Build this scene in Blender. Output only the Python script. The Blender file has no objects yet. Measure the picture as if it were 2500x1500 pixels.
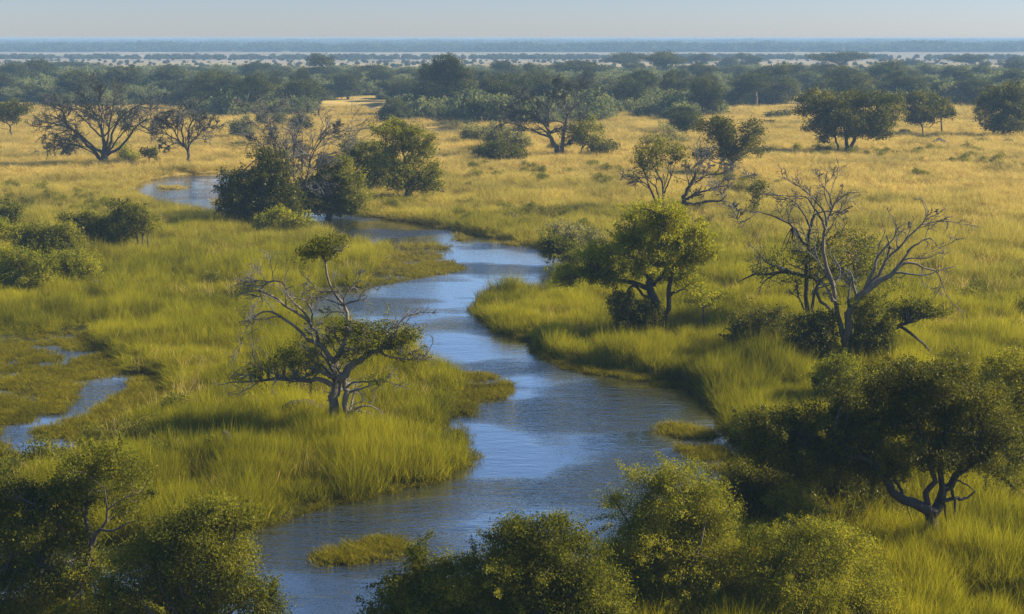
import bpy, math
import numpy as np
from mathutils import Vector

# ------------------------------------------------------------------ camera geometry
F, CX, CY = 3397.0, 1236.5, 742.0          # focal length and centre of a 2473 x 1484 frame
PITCH = math.atan(648 / F)
CAMH = 20.0
SP, CP = math.sin(PITCH), math.cos(PITCH)
WL = -0.35                                  # water level


def ray(px, py):
    x = (px - CX) / F
    v = (CY - py) / F
    return x, CP + v * SP, -SP + v * CP


def A(px, py, Y):
    x, y, z = ray(px, py)
    t = Y / y
    return np.array([x * t, Y, CAMH + z * t])


def G(px, py, z=0.0):
    x, y, zz = ray(px, py)
    t = (z - CAMH) / zz
    return np.array([x * t, y * t, z])


def ppm(Y):                                 # picture units per metre at depth Y (ground)
    return F / (Y * CP + CAMH * SP)


def to_px(x, y, z=0.0):
    d = y * CP - (z - CAMH) * SP
    v = (y * SP + (z - CAMH) * CP) / d
    return CX + F * x / d, CY - F * v


sc = bpy.context.scene
COL = sc.collection

# ------------------------------------------------------------------ numpy noise


def _h(*c):
    n = np.zeros(np.broadcast(*c).shape, dtype=np.uint32)
    for k, a in zip((374761393, 668265263, 2147483647 - 9973, 1274126177), c):
        n = n + (a.astype(np.int64) & 0xffffffff).astype(np.uint32) * np.uint32(k & 0xffffffff)
    n = (n ^ (n >> np.uint32(13))) * np.uint32(1274126177)
    n = n ^ (n >> np.uint32(16))
    return (n & np.uint32(0xffffff)).astype(np.float64) / 0xffffff


def noise2(x, y, seed=0):
    xi, yi = np.floor(x), np.floor(y)
    fx, fy = x - xi, y - yi
    fx = fx * fx * (3 - 2 * fx)
    fy = fy * fy * (3 - 2 * fy)
    s = np.full_like(xi, seed)
    a = _h(xi, yi, s)
    b = _h(xi + 1, yi, s)
    c = _h(xi, yi + 1, s)
    d = _h(xi + 1, yi + 1, s)
    return (a * (1 - fx) + b * fx) * (1 - fy) + (c * (1 - fx) + d * fx) * fy


def fbm2(x, y, seed=0, o=3):
    r, a, t = 0, 1.0, 0
    for k in range(o):
        r = r + a * noise2(x * 2 ** k, y * 2 ** k, seed + k)
        t += a
        a *= .5
    return r / t


def noise3(p, seed=0):
    i = np.floor(p)
    f = p - i
    f = f * f * (3 - 2 * f)
    s = np.full(len(p), seed, dtype=np.float64)
    r = 0
    for dx in (0, 1):
        for dy in (0, 1):
            for dz in (0, 1):
                w = (f[:, 0] if dx else 1 - f[:, 0]) * (f[:, 1] if dy else 1 - f[:, 1]) * (f[:, 2] if dz else 1 - f[:, 2])
                r = r + w * _h(i[:, 0] + dx, i[:, 1] + dy, i[:, 2] + dz, s)
    return r


# ------------------------------------------------------------------ water outlines (picture points on the water plane)
RIVER = [(322, 462), (345, 440), (400, 429), (470, 421), (550, 417), (600, 424), (660, 445), (720, 478), (760, 505), (850, 519), (900, 525),
         (1000, 539), (1060, 552), (1130, 564), (1180, 576), (1260, 590), (1300, 602), (1345, 612), (1375, 628), (1395, 655), (1385, 690),
         (1300, 702), (1215, 712), (1160, 730), (1138, 750), (1150, 772), (1175, 790), (1210, 806), (1260, 822), (1290, 846), (1350, 872),
         (1420, 890), (1500, 902), (1600, 918), (1680, 940), (1712, 970), (1735, 1005), (1752, 1040), (1795, 1072), (1812, 1095), (1815, 1130),
         (1740, 1210), (1640, 1290), (1500, 1370), (1300, 1450), (1120, 1530), (1000, 1640), (900, 1700),
         (640, 1700), (560, 1560), (480, 1500), (250, 1480), (-60, 1500), (-120, 1420), (-60, 1345), (150, 1322), (400, 1316), (560, 1296), (640, 1272), (700, 1250),
         (760, 1232), (860, 1212), (960, 1188), (1060, 1166), (1120, 1132), (1145, 1108), (1110, 1082), (1060, 1068), (1062, 1040), (1075, 1015),
         (1110, 990), (1130, 965), (1140, 940), (1115, 915), (1070, 905), (1030, 885), (990, 860), (930, 835), (850, 825), (780, 805), (735, 775),
         (735, 740), (760, 715), (820, 700), (900, 692), (960, 682), (1010, 672), (1060, 660), (1078, 648), (1050, 632), (1000, 622), (955, 612),
         (900, 602), (850, 588), (800, 574), (750, 562), (700, 550), (620, 538), (560, 531), (510, 526), (450, 517), (390, 503), (335, 480)]
POND = [(72, 1032), (85, 1008), (150, 998), (172, 972), (188, 940), (222, 920), (262, 915), (300, 926), (326, 934), (322, 948), (290, 955), (268, 968),
        (246, 986), (215, 1006), (170, 1018), (150, 1030), (100, 1036)]
FAR1 = [(868, 262), (900, 260), (935, 266), (940, 272), (905, 272)]
FAR2 = [(1010, 313), (1060, 309), (1137, 313), (1150, 321), (1100, 329), (1040, 325)]
# marsh zones: outline, level above the water, roughness of the level
MARSH = [([(-60, 850), (60, 815), (180, 800), (270, 850), (300, 900), (400, 905), (420, 960), (360, 1000), (260, 1060), (200, 1090), (170, 1130), (60, 1160), (-60, 1150)], .040, .10),
         ([(1085, 903), (1180, 905), (1250, 912), (1235, 962), (1165, 978), (1155, 1020), (1135, 1078), (1090, 1075), (1072, 1035), (1098, 990), (1112, 950)], .035, .10),
         ([(960, 590), (1040, 590), (1095, 600), (1085, 625), (1125, 645), (1120, 655), (1040, 668), (930, 684), (870, 690), (900, 650), (950, 620)], .015, .11),
         ([(1565, 1030), (1600, 1024), (1690, 1035), (1745, 1055), (1690, 1066), (1620, 1060)], .12, .05),
         ([(1625, 1075), (1700, 1062), (1770, 1080), (1815, 1085), (1830, 1130), (1760, 1150), (1690, 1130), (1640, 1100)], .03, .12),
         ([(740, 1345), (790, 1330), (830, 1312), (900, 1298), (960, 1302), (1002, 1330), (960, 1352), (860, 1368), (760, 1372)], .14, .05),
         ([(375, 452), (420, 449), (465, 453), (430, 459), (390, 458)], .12, .03),
         ([(505, 488), (540, 484), (560, 489), (540, 496), (510, 495)], .12, .03),
         ([(1090, 570), (1110, 566), (1132, 573), (1140, 582), (1105, 586), (1088, 580)], .08, .08),
         ([(1150, 568), (1200, 574), (1290, 596), (1290, 606), (1200, 590)], .0, .12),
         ([(1290, 850), (1400, 880), (1520, 895), (1660, 925), (1700, 960), (1600, 940), (1480, 915), (1360, 895)], .03, .08)]


def poly(pts):
    return np.array([G(x, y, WL)[:2] for x, y in pts])


def sdf(x, y, P):                           # positive inside
    d = np.full(x.shape, 1e9)
    ins = np.zeros(x.shape, bool)
    n = len(P)
    for i in range(n):
        a, b = P[i], P[(i + 1) % n]
        ex, ey = b[0] - a[0], b[1] - a[1]
        wx, wy = x - a[0], y - a[1]
        t = np.clip((wx * ex + wy * ey) / (ex * ex + ey * ey + 1e-9), 0, 1)
        d = np.minimum(d, (wx - ex * t) ** 2 + (wy - ey * t) ** 2)
        c = (a[1] > y) != (b[1] > y)
        ins ^= c & (x < (b[0] - a[0]) * (y - a[1]) / (b[1] - a[1] + 1e-12) + a[0])
    d = np.sqrt(d)
    return np.where(ins, d, -d)


PR, PP, PF1, PF2 = poly(RIVER), poly(POND), poly(FAR1), poly(FAR2)
PM = [(poly(m), b, r) for m, b, r in MARSH]


def water_d(x, y):
    """signed distance, positive on the water side"""
    d = np.full(x.shape, -50.0)
    m = y < 280
    if m.any():
        a = np.maximum(sdf(x[m], y[m], PR), sdf(x[m], y[m], PP))
        d[m] = a
    m = (y > 250) & (y < 520)
    if m.any():
        d[m] = np.maximum(d[m], np.maximum(sdf(x[m], y[m], PF1), sdf(x[m], y[m], PF2)))
    return d


def ground_h(x, y):
    d = water_d(x, y)
    d = d + (fbm2(x * .9, y * .9, 5) - .5) * 1.0 * np.clip((300 - y) / 200, 0, 1)
    t = np.clip(-d / 1.6, -1.5, 1)
    h = np.where(t > 0, WL + (0.0 - WL) * (t * (2 - t)), WL + t * .7)
    h = h + np.where(t > 0, t, 0) * (fbm2(x * .08, y * .08, 9) - .5) * .25
    near = y < 300
    for P, b, r in PM:
        lo, hi = P.min(0) - 2, P.max(0) + 2
        m = near & (x > lo[0]) & (x < hi[0]) & (y > lo[1]) & (y < hi[1])
        if not m.any():
            continue
        s = sdf(x[m], y[m], P)
        w = np.clip(s / .8 + .6, 0, 1)
        if b < .1:
            nz = fbm2(x[m] * .42, y[m] * .50, 31, 4) - .47
            target = WL + b + nz * r * 4
        else:
            target = WL + b + (fbm2(x[m] * 1.3, y[m] * 1.3, 37) - .5) * r * 2
        if b < .1:                          # the open pond stays open
            pd = sdf(x[m], y[m], PP)
            target = np.where(pd > 0, np.minimum(target, WL - .1), target)
        h[m] = h[m] * (1 - w) + target * w
    return h


# ------------------------------------------------------------------ mesh helpers
def mesh_quads(name, V, Q, mat=None, smooth=False):
    me = bpy.data.meshes.new(name)
    V = np.ascontiguousarray(V, dtype=np.float32)
    Q = np.ascontiguousarray(Q, dtype=np.int32)
    me.vertices.add(len(V))
    me.vertices.foreach_set('co', V.ravel())
    me.loops.add(Q.size)
    me.loops.foreach_set('vertex_index', Q.ravel())
    me.polygons.add(len(Q))
    me.polygons.foreach_set('loop_start', np.arange(0, Q.size, 4, dtype=np.int32))
    if smooth:
        me.polygons.foreach_set('use_smooth', np.ones(len(Q), bool))
    me.update(calc_edges=True)
    if mat:
        me.materials.append(mat)
    return me


def link(name, me, parent=None, loc=None):
    o = bpy.data.objects.new(name, me)
    COL.objects.link(o)
    if parent:
        o.parent = parent
    if loc is not None:
        o.location = loc
    return o


def tag(o, label=None, cat=None, group=None, kind=None):
    if label:
        o['label'] = label
    if cat:
        o['category'] = cat
    if group:
        o['group'] = group
    if kind:
        o['kind'] = kind
    return o


def nrm(a):
    return a / (np.linalg.norm(a, axis=-1, keepdims=True) + 1e-9)


def resample(pts, rad, k):
    pts = np.asarray(pts, float)
    rad = np.asarray(rad, float)
    s = np.concatenate([[0], np.cumsum(np.linalg.norm(np.diff(pts, axis=0), axis=1))])
    # catmull-rom dense, then even sampling
    n = len(pts)
    if n > 2:
        e = np.vstack([2 * pts[0] - pts[1], pts, 2 * pts[-1] - pts[-2]])
        out, so = [], []
        for i in range(n - 1):
            p0, p1, p2, p3 = e[i], e[i + 1], e[i + 2], e[i + 3]
            for t in np.linspace(0, 1, 6, endpoint=False):
                out.append(.5 * ((2 * p1) + (-p0 + p2) * t + (2 * p0 - 5 * p1 + 4 * p2 - p3) * t * t + (-p0 + 3 * p1 - 3 * p2 + p3) * t ** 3))
                so.append(s[i] + (s[i + 1] - s[i]) * t)
        out.append(pts[-1])
        so.append(s[-1])
        out, so = np.array(out), np.array(so)
    else:
        out, so = pts, s
    q = np.linspace(0, s[-1], k)
    P = np.stack([np.interp(q, so, out[:, i]) for i in range(3)], 1)
    R = np.interp(q, np.linspace(0, s[-1], len(rad)), rad)
    return P, R


def tubes(P, R, sides=5):
    """P (N,k,3), R (N,k) -> verts, quads"""
    N, k, _ = P.shape
    T = np.empty_like(P)
    T[:, 1:-1] = P[:, 2:] - P[:, :-2]
    T[:, 0] = P[:, 1] - P[:, 0]
    T[:, -1] = P[:, -1] - P[:, -2]
    T = nrm(T)
    mt = nrm(P[:, -1] - P[:, 0])
    ref = np.where(np.abs(mt[:, 2:3]) > .75, np.array([[.31, .95, .02]]), np.array([[.05, .12, .99]]))
    U = nrm(np.cross(T, ref[:, None, :]))
    W = np.cross(T, U)
    a = np.arange(sides) / sides * 2 * np.pi
    V = P[:, :, None] + R[:, :, None, None] * (U[:, :, None] * np.cos(a)[None, None, :, None] + W[:, :, None] * np.sin(a)[None, None, :, None])
    V = V.reshape(-1, 3)
    base = (np.arange(N) * k * sides)[:, None, None] + (np.arange(k - 1) * sides)[None, :, None]
    j = np.arange(sides)[None, None, :]
    jn = (j + 1) % sides
    Q = np.stack([base + j, base + jn, base + sides + jn, base + sides + j], -1).reshape(-1, 4)
    return V, Q


def merge(parts):
    Vs, Qs, o = [], [], 0
    for V, Q in parts:
        Vs.append(V)
        Qs.append(Q + o)
        o += len(V)
    return np.concatenate(Vs), np.concatenate(Qs)


def spawn(P, R, m, ratio, ang, up, rr, rng, k=5, tmin=.25, wig=.25, droop=0.0, Labs=None, tmax=1.0):
    """grow m children on every parent branch"""
    N, kk, _ = P.shape
    idx = np.repeat(np.arange(N), m)
    t = rng.uniform(tmin, tmax, N * m) * (kk - 1)
    i0 = np.minimum(t.astype(int), kk - 2)
    f = (t - i0)[:, None]
    base = P[idx, i0] * (1 - f) + P[idx, i0 + 1] * f
    rb = R[idx, i0] * (1 - f[:, 0]) + R[idx, i0 + 1] * f[:, 0]
    tan = nrm(P[idx, i0 + 1] - P[idx, i0])
    L = np.linalg.norm(np.diff(P, axis=1), axis=2).sum(1)[idx]
    L = L * rng.uniform(ratio[0], ratio[1], N * m) * (1.15 - .5 * t / (kk - 1))
    if Labs is not None:
        L = rng.uniform(Labs[0], Labs[1], N * m)
    r = nrm(rng.normal(size=(N * m, 3)))
    perp = nrm(np.cross(tan, r))
    a = rng.uniform(ang[0], ang[1], N * m)[:, None]
    d = nrm(tan * np.cos(a) + perp * np.sin(a) + np.array([0, 0, up]))
    pts = [base]
    for s in range(k - 1):
        d = nrm(d + rng.normal(size=d.shape) * wig + np.array([0, 0, -droop]) * (s + 1) / k)
        pts.append(pts[-1] + d * (L / (k - 1))[:, None])
    C = np.stack(pts, 1)
    r0 = np.minimum(rb * rr, rb * .9)
    CR = r0[:, None] * np.linspace(1, .25, k)[None]
    return C, CR


def leaves(cent, size, rng, aspect=.55, flat=.0):
    n = len(cent)
    u = nrm(rng.normal(size=(n, 3)) * np.array([1, 1, 1 - flat]))
    v = nrm(np.cross(u, nrm(rng.normal(size=(n, 3)))))
    s = (size * rng.uniform(.6, 1.25, n))[:, None]
    a = u * s * .5
    b = v * s * .5 * aspect
    V = np.stack([cent - a, cent - a * .1 + b, cent + a, cent - a * .1 - b], 1).reshape(-1, 3)
    Q = np.arange(n * 4).reshape(-1, 4)
    return V, Q


def lobe_clusters(lobes, spacing, rng, bottom=.6, seed=0, gap=.30, rough=.32):
    """lobes (cx,cy,cz,rx,ry,rz): points in the outer part of every lobe, with an uneven outline"""
    out = []
    for L in lobes:
        c, r = np.array(L[:3]), np.array(L[3:6])
        n = max(8, int(9.0 * (r[0] * r[1] * r[2]) ** (2 / 3) / spacing ** 2))
        d = nrm(rng.normal(size=(n, 3)))
        u = rng.random(n)
        q = .35 + .72 * u ** .45
        q *= 1 + rough * 2 * (noise3(d * 2.1 + c * .37, seed) - .5) + .12 * rng.normal(size=n)
        p = d * q[:, None] * r
        p[:, 2] = np.where(p[:, 2] < 0, p[:, 2] * bottom, p[:, 2])
        p = p + c
        keep = noise3(p / (spacing * 4.0), seed + 3) > gap
        out.append(p[keep])
    return np.concatenate(out)


# ------------------------------------------------------------------ materials
def new_mat(name):
    m = bpy.data.materials.new(name)
    m.use_nodes = True
    nt = m.node_tree
    nt.nodes.clear()
    return m, nt


def N(nt, t, **k):
    n = nt.nodes.new(t)
    for a, b in k.items():
        if a.startswith('i_'):
            n.inputs[a[2:].replace('_', ' ')].default_value = b
        else:
            setattr(n, a, b)
    return n


def rgb(c):
    return (c[0], c[1], c[2], 1)


def noise_node(nt, vec, scale, detail=3, rough=.55, stretch=None):
    if stretch:
        mp = N(nt, 'ShaderNodeMapping')
        mp.inputs['Scale'].default_value = stretch
        nt.links.new(vec, mp.inputs['Vector'])
        vec = mp.outputs[0]
    n = N(nt, 'ShaderNodeTexNoise')
    n.inputs['Scale'].default_value = scale
    n.inputs['Detail'].default_value = detail
    n.inputs['Roughness'].default_value = rough
    nt.links.new(vec, n.inputs['Vector'])
    return n.outputs['Fac']


def ramp(nt, fac, stops):
    r = N(nt, 'ShaderNodeValToRGB')
    e = r.color_ramp.elements
    while len(e) > 1:
        e.remove(e[0])
    e[0].position, e[0].color = stops[0][0], rgb(stops[0][1]) if len(stops[0][1]) == 3 else stops[0][1]
    for p, c in stops[1:]:
        x = e.new(p)
        x.color = rgb(c)
    nt.links.new(fac, r.inputs[0])
    return r.outputs[0]


def mathn(nt, op, a, b=None, c=None, clamp=False):
    m = N(nt, 'ShaderNodeMath', operation=op, use_clamp=clamp)
    for i, v in enumerate((a, b, c)):
        if v is None:
            continue
        if isinstance(v, (int, float)):
            m.inputs[i].default_value = v
        else:
            nt.links.new(v, m.inputs[i])
    return m.outputs[0]


def mixc(nt, fac, a, b, blend='MIX'):
    m = N(nt, 'ShaderNodeMix', data_type='RGBA', blend_type=blend)
    for i, v in ((0, fac), (6, a), (7, b)):
        if isinstance(v, (int, float)):
            m.inputs[i].default_value = v
        elif isinstance(v, (tuple, list)):
            m.inputs[i].default_value = rgb(v)
        else:
            nt.links.new(v, m.inputs[i])
    return m.outputs[2]


def foliage_shader(nt, col, trans=.4, gloss=.06, tcol=None, rough=.45):
    """thin leaf: diffuse + light coming through + a little gloss"""
    d = N(nt, 'ShaderNodeBsdfDiffuse')
    t = N(nt, 'ShaderNodeBsdfTranslucent')
    nt.links.new(col, d.inputs['Color'])
    nt.links.new(tcol or col, t.inputs['Color'])
    m = N(nt, 'ShaderNodeMixShader')
    m.inputs[0].default_value = trans
    nt.links.new(d.outputs[0], m.inputs[1])
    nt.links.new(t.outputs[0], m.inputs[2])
    out = N(nt, 'ShaderNodeOutputMaterial')
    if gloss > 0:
        g = N(nt, 'ShaderNodeBsdfGlossy')
        g.inputs['Roughness'].default_value = rough
        g.inputs['Color'].default_value = (.9, .85, .55, 1)
        m2 = N(nt, 'ShaderNodeMixShader')
        m2.inputs[0].default_value = gloss
        nt.links.new(m.outputs[0], m2.inputs[1])
        nt.links.new(g.outputs[0], m2.inputs[2])
        m = m2
    nt.links.new(m.outputs[0], out.inputs[0])


def leaf_mat(name, c1, c2, c3, trans=.38, gloss=.05, patch=.25):
    m, nt = new_mat(name)
    g = N(nt, 'ShaderNodeNewGeometry')
    n = noise_node(nt, g.outputs['Position'], patch, 3)
    n2 = noise_node(nt, g.outputs['Position'], patch * 5, 2)
    f = mathn(nt, 'MULTIPLY_ADD', g.outputs['Random Per Island'], .32, mathn(nt, 'MULTIPLY_ADD', n, 1.1, mathn(nt, 'MULTIPLY_ADD', n2, .9, -.64)))
    col = ramp(nt, f, [(.1, c1), (.5, c2), (.95, c3)])
    tc = mixc(nt, 1.0, col, (1.9, 1.75, .9), 'MULTIPLY')
    foliage_shader(nt, col, trans, gloss, tc)
    return m


M = {}
M['leaf_dark'] = leaf_mat('dark_olive_leaves', (.020, .028, .005), (.065, .072, .009), (.21, .195, .02), .42, .02)
M['leaf_mid'] = leaf_mat('olive_leaves', (.034, .045, .006), (.12, .13, .013), (.32, .30, .03), .46, .01)
M['leaf_green'] = leaf_mat('green_leaves', (.055, .070, .006), (.20, .21, .012), (.42, .39, .026), .50, .01)
M['leaf_light'] = leaf_mat('light_green_leaves', (.055, .070, .008), (.20, .205, .020), (.42, .39, .05), .50, .01)
M['leaf_grey'] = leaf_mat('grey_green_leaves', (.08, .09, .035), (.20, .20, .08), (.36, .32, .12), .42, .01)
M['leaf_scrub'] = leaf_mat('scrub_leaves', (.05, .07, .03), (.14, .16, .065), (.27, .28, .11), .36, 0, .10)
M['leaf_woods'] = leaf_mat('woodland_leaves', (.016, .026, .010), (.048, .060, .022), (.20, .20, .06), .34, 0, .12)


def bark_mat(name, c1, c2, scale=3.0):
    m, nt = new_mat(name)
    g = N(nt, 'ShaderNodeNewGeometry')
    n = noise_node(nt, g.outputs['Position'], scale, 5, .65, (1, 1, .25))
    n2 = noise_node(nt, g.outputs['Position'], scale * 9, 4, .7, (1, 1, .18))
    col = ramp(nt, mathn(nt, 'MULTIPLY_ADD', n2, .4, mathn(nt, 'MULTIPLY', n, .7)), [(.35, c1), (.7, c2)])
    p = N(nt, 'ShaderNodeBsdfPrincipled')
    p.inputs['Roughness'].default_value = .85
    nt.links.new(col, p.inputs['Base Color'])
    b = N(nt, 'ShaderNodeBump')
    b.inputs['Strength'].default_value = .6
    b.inputs['Distance'].default_value = .05
    nt.links.new(n2, b.inputs['Height'])
    nt.links.new(b.outputs[0], p.inputs['Normal'])
    out = N(nt, 'ShaderNodeOutputMaterial')
    nt.links.new(p.outputs[0], out.inputs[0])
    return m


M['bark_pale'] = bark_mat('weathered_pale_bark', (.045, .035, .022), (.27, .215, .135))
M['bark'] = bark_mat('brown_bark', (.045, .036, .026), (.15, .12, .085))
M['bark_dark'] = bark_mat('dark_bark', (.02, .018, .014), (.07, .06, .045))
M['twig'] = bark_mat('grey_twigs', (.075, .07, .055), (.18, .17, .135), .6)
M['twig_dark'] = bark_mat('dark_twigs', (.030, .032, .025), (.085, .088, .068), .6)
M['mound'] = bark_mat('dark_termite_earth', (.018, .015, .012), (.05, .04, .03), 2)


def gold_factor(nt, pos):
    """0 = green riverside sedge, 1 = dry golden plain, from the place itself"""
    sx = N(nt, 'ShaderNodeSeparateXYZ')
    nt.links.new(pos, sx.inputs[0])
    n = noise_node(nt, pos, .035, 4, .6, (1, .8, 0))
    y = mathn(nt, 'MULTIPLY_ADD', n, 110.0, sx.outputs['Y'])
    y = mathn(nt, 'MULTIPLY_ADD', mathn(nt, 'ABSOLUTE', sx.outputs['X']), .15, y)
    y = mathn(nt, 'MULTIPLY_ADD', sx.outputs['X'], .22, y)
    return mathn(nt, 'MULTIPLY_ADD', y, 1 / 95.0, -178.0 / 95.0, clamp=True)


def grass_mat(name, green, gold, trans=.45, gloss=0):
    m, nt = new_mat(name)
    g = N(nt, 'ShaderNodeNewGeometry')
    pos = g.outputs['Position']
    gf = gold_factor(nt, pos)
    n = noise_node(nt, pos, .11, 4, .6, (1, .7, 0))
    n2 = noise_node(nt, pos, 1.1, 3, .6, (1, 1, 0))
    f = mathn(nt, 'MULTIPLY_ADD', g.outputs['Random Per Island'], .5, mathn(nt, 'MULTIPLY_ADD', n, 1.5, mathn(nt, 'MULTIPLY_ADD', n2, .9, -1.0)))
    cg = ramp(nt, f, [(.05, green[0]), (.5, green[1]), (.95, green[2])])
    cy = ramp(nt, f, [(.02, gold[0]), (.35, gold[1]), (.9, gold[2])])
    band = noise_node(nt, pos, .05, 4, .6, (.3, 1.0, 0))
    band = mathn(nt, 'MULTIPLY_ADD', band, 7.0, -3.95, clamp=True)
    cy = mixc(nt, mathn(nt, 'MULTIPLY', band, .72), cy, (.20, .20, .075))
    col = mixc(nt, gf, cg, cy)
    foliage_shader(nt, col, trans, gloss)
    return m


GREEN = ((.10, .105, .006), (.34, .32, .013), (.60, .51, .026))
GOLD = ((.22, .19, .045), (.59, .45, .10), (.82, .63, .175))
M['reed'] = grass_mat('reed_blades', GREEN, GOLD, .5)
M['straw'] = leaf_mat('dry_straw', (.30, .22, .08), (.48, .36, .14), (.62, .48, .22), .4, 0, .2)
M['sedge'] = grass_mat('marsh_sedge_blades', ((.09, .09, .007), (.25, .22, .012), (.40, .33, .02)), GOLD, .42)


def ground_mat():
    m, nt = new_mat('ground_soil_and_thatch')
    g = N(nt, 'ShaderNodeNewGeometry')
    pos = g.outputs['Position']
    gf = gold_factor(nt, pos)
    n = noise_node(nt, pos, .11, 5, .6, (1, .7, 0))
    cg = ramp(nt, n, [(.3, (.03, .035, .008)), (.6, (.075, .075, .014))])
    streak = noise_node(nt, pos, .045, 6, .62, (1, .55, 0))
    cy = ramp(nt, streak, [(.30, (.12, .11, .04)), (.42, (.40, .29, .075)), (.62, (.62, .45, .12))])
    sx = N(nt, 'ShaderNodeSeparateXYZ')
    nt.links.new(pos, sx.inputs[0])
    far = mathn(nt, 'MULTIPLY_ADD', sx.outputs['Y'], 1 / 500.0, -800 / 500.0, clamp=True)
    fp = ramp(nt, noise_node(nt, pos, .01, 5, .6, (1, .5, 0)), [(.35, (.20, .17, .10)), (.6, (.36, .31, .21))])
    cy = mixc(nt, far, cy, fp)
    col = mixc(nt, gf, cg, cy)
    mud = mathn(nt, 'MULTIPLY_ADD', sx.outputs['Z'], -8.0, -1.9, clamp=True)
    col = mixc(nt, mud, col, (.05, .048, .014))
    p = N(nt, 'ShaderNodeBsdfPrincipled')
    p.inputs['Roughness'].default_value = .95
    p.inputs['Specular IOR Level'].default_value = .1
    nt.links.new(col, p.inputs['Base Color'])
    b = N(nt, 'ShaderNodeBump')
    b.inputs['Strength'].default_value = 1
    b.inputs['Distance'].default_value = .5
    nt.links.new(noise_node(nt, pos, 1.2, 5, .7), b.inputs['Height'])
    nt.links.new(b.outputs[0], p.inputs['Normal'])
    out = N(nt, 'ShaderNodeOutputMaterial')
    nt.links.new(p.outputs[0], out.inputs[0])
    return m


def water_mat():
    m, nt = new_mat('river_water')
    g = N(nt, 'ShaderNodeNewGeometry')
    pos = g.outputs['Position']
    body = N(nt, 'ShaderNodeBsdfDiffuse')
    body.inputs["Color"].default_value = (.020, .032, .032, 1)
    gl = N(nt, 'ShaderNodeBsdfGlossy')
    gl.inputs['Roughness'].default_value = .045
    gl.inputs['Color'].default_value = (1, .97, .88, 1)
    fr = N(nt, 'ShaderNodeFresnel')
    fr.inputs['IOR'].default_value = 1.6
    # ripples: strong in current patches, nearly still elsewhere
    mask = ramp(nt, noise_node(nt, pos, .10, 3, .5, (.7, 1.25, 1)), [(.47, (.04, .04, .04)), (.60, (1, 1, 1))])
    r1 = noise_node(nt, pos, 1.15, 4, .62, (.6, 1.7, 1))
    r2 = noise_node(nt, pos, 5.0, 3, .6, (.8, 1.6, 1))
    hgt = mathn(nt, 'MULTIPLY_ADD', r2, .22, r1)
    b = N(nt, 'ShaderNodeBump')
    nt.links.new(mathn(nt, 'MULTIPLY_ADD', mask, .52, .06), b.inputs['Strength'])
    b.inputs['Distance'].default_value = .45
    nt.links.new(hgt, b.inputs['Height'])
    nt.links.new(b.outputs[0], gl.inputs['Normal'])
    nt.links.new(b.outputs[0], fr.inputs['Normal'])
    mx = N(nt, 'ShaderNodeMixShader')
    nt.links.new(mathn(nt, 'MULTIPLY_ADD', fr.outputs[0], 1.0, .36, clamp=True), mx.inputs[0])
    nt.links.new(body.outputs[0], mx.inputs[1])
    nt.links.new(gl.outputs[0], mx.inputs[2])
    out = N(nt, 'ShaderNodeOutputMaterial')
    nt.links.new(mx.outputs[0], out.inputs[0])
    return m


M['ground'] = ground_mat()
M['water'] = water_mat()

# ------------------------------------------------------------------ ground and water sheets


def fan(Y, n):
    u = np.linspace(-1, 1, n)
    yy = np.repeat(Y[:, None], n, 1)
    xx = u[None] * (Y[:, None] * .62 + 30)
    return xx, yy


def grid_quads(r, c):
    i = np.arange(r - 1)[:, None] * c + np.arange(c - 1)[None]
    return np.stack([i, i + 1, i + c + 1, i + c], -1).reshape(-1, 4)


Yg = np.concatenate([[-60, -30, -5, 10], np.geomspace(22, 330, 620), np.geomspace(335, 12000, 90)])
xx, yy = fan(np.abs(Yg), 520)
yy = np.repeat(Yg[:, None], 520, 1)
hh = np.zeros_like(xx)
sel = (Yg > 15) & (Yg < 520)
hh[sel] = ground_h(xx[sel].ravel(), yy[sel].ravel()).reshape(sel.sum(), 520)
tag(link('ground', mesh_quads('ground', np.stack([xx, yy, hh], -1).reshape(-1, 3), grid_quads(*xx.shape), M['ground'], True)), kind='structure')


def water_sheet(name, P, step, label=None):
    lo, hi = P.min(0) - 1.5, P.max(0) + 1.5
    X = np.arange(lo[0], hi[0] + step, step)
    Yw = np.arange(lo[1], hi[1] + step, step)
    wx, wy = np.meshgrid(X, Yw)
    s = sdf(wx.ravel(), wy.ravel(), P).reshape(wx.shape)
    Q = grid_quads(*wx.shape)
    ok = s.ravel()[Q].max(1) > -2.2
    V = np.stack([wx, wy, np.full_like(wx, WL)], -1).reshape(-1, 3)
    Q = Q[ok]
    used = np.unique(Q)
    mp = np.zeros(len(V), int)
    mp[used] = np.arange(len(used))
    return tag(link(name, mesh_quads(name, V[used], mp[Q], M['water'])), kind='structure')


water_sheet('river_water', PR, 1.0)
water_sheet('marsh_water', poly(MARSH[0][0]), 1.0)
water_sheet('far_channel_water', PF1, 2.0)
water_sheet('distant_channel_water', PF2, 2.0)

# ------------------------------------------------------------------ trees
ROOTS = {}


def build_tree(name, label, cat, base, trunk_parts, crown_parts, bark, crown_mat, group=None, crown_name='crown', extra=None):
    """Empty at the foot > trunk, crown (and further parts)"""
    o = bpy.data.objects.new(name, None)
    o.empty_display_size = .5
    COL.objects.link(o)
    o.location = base
    tag(o, label, cat, group)
    b = np.array(base)
    if trunk_parts:
        V, Q = merge(trunk_parts)
        link('trunk', mesh_quads('trunk', V - b, Q, bark, True), o)
    if crown_parts:
        V, Q = merge(crown_parts)
        link(crown_name, mesh_quads(crown_name, V - b, Q, crown_mat), o)
    for nm, parts, mt in (extra or []):
        if parts:
            V, Q = merge(parts)
            link(nm, mesh_quads(nm, V - b, Q, mt), o)
    return o


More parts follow.
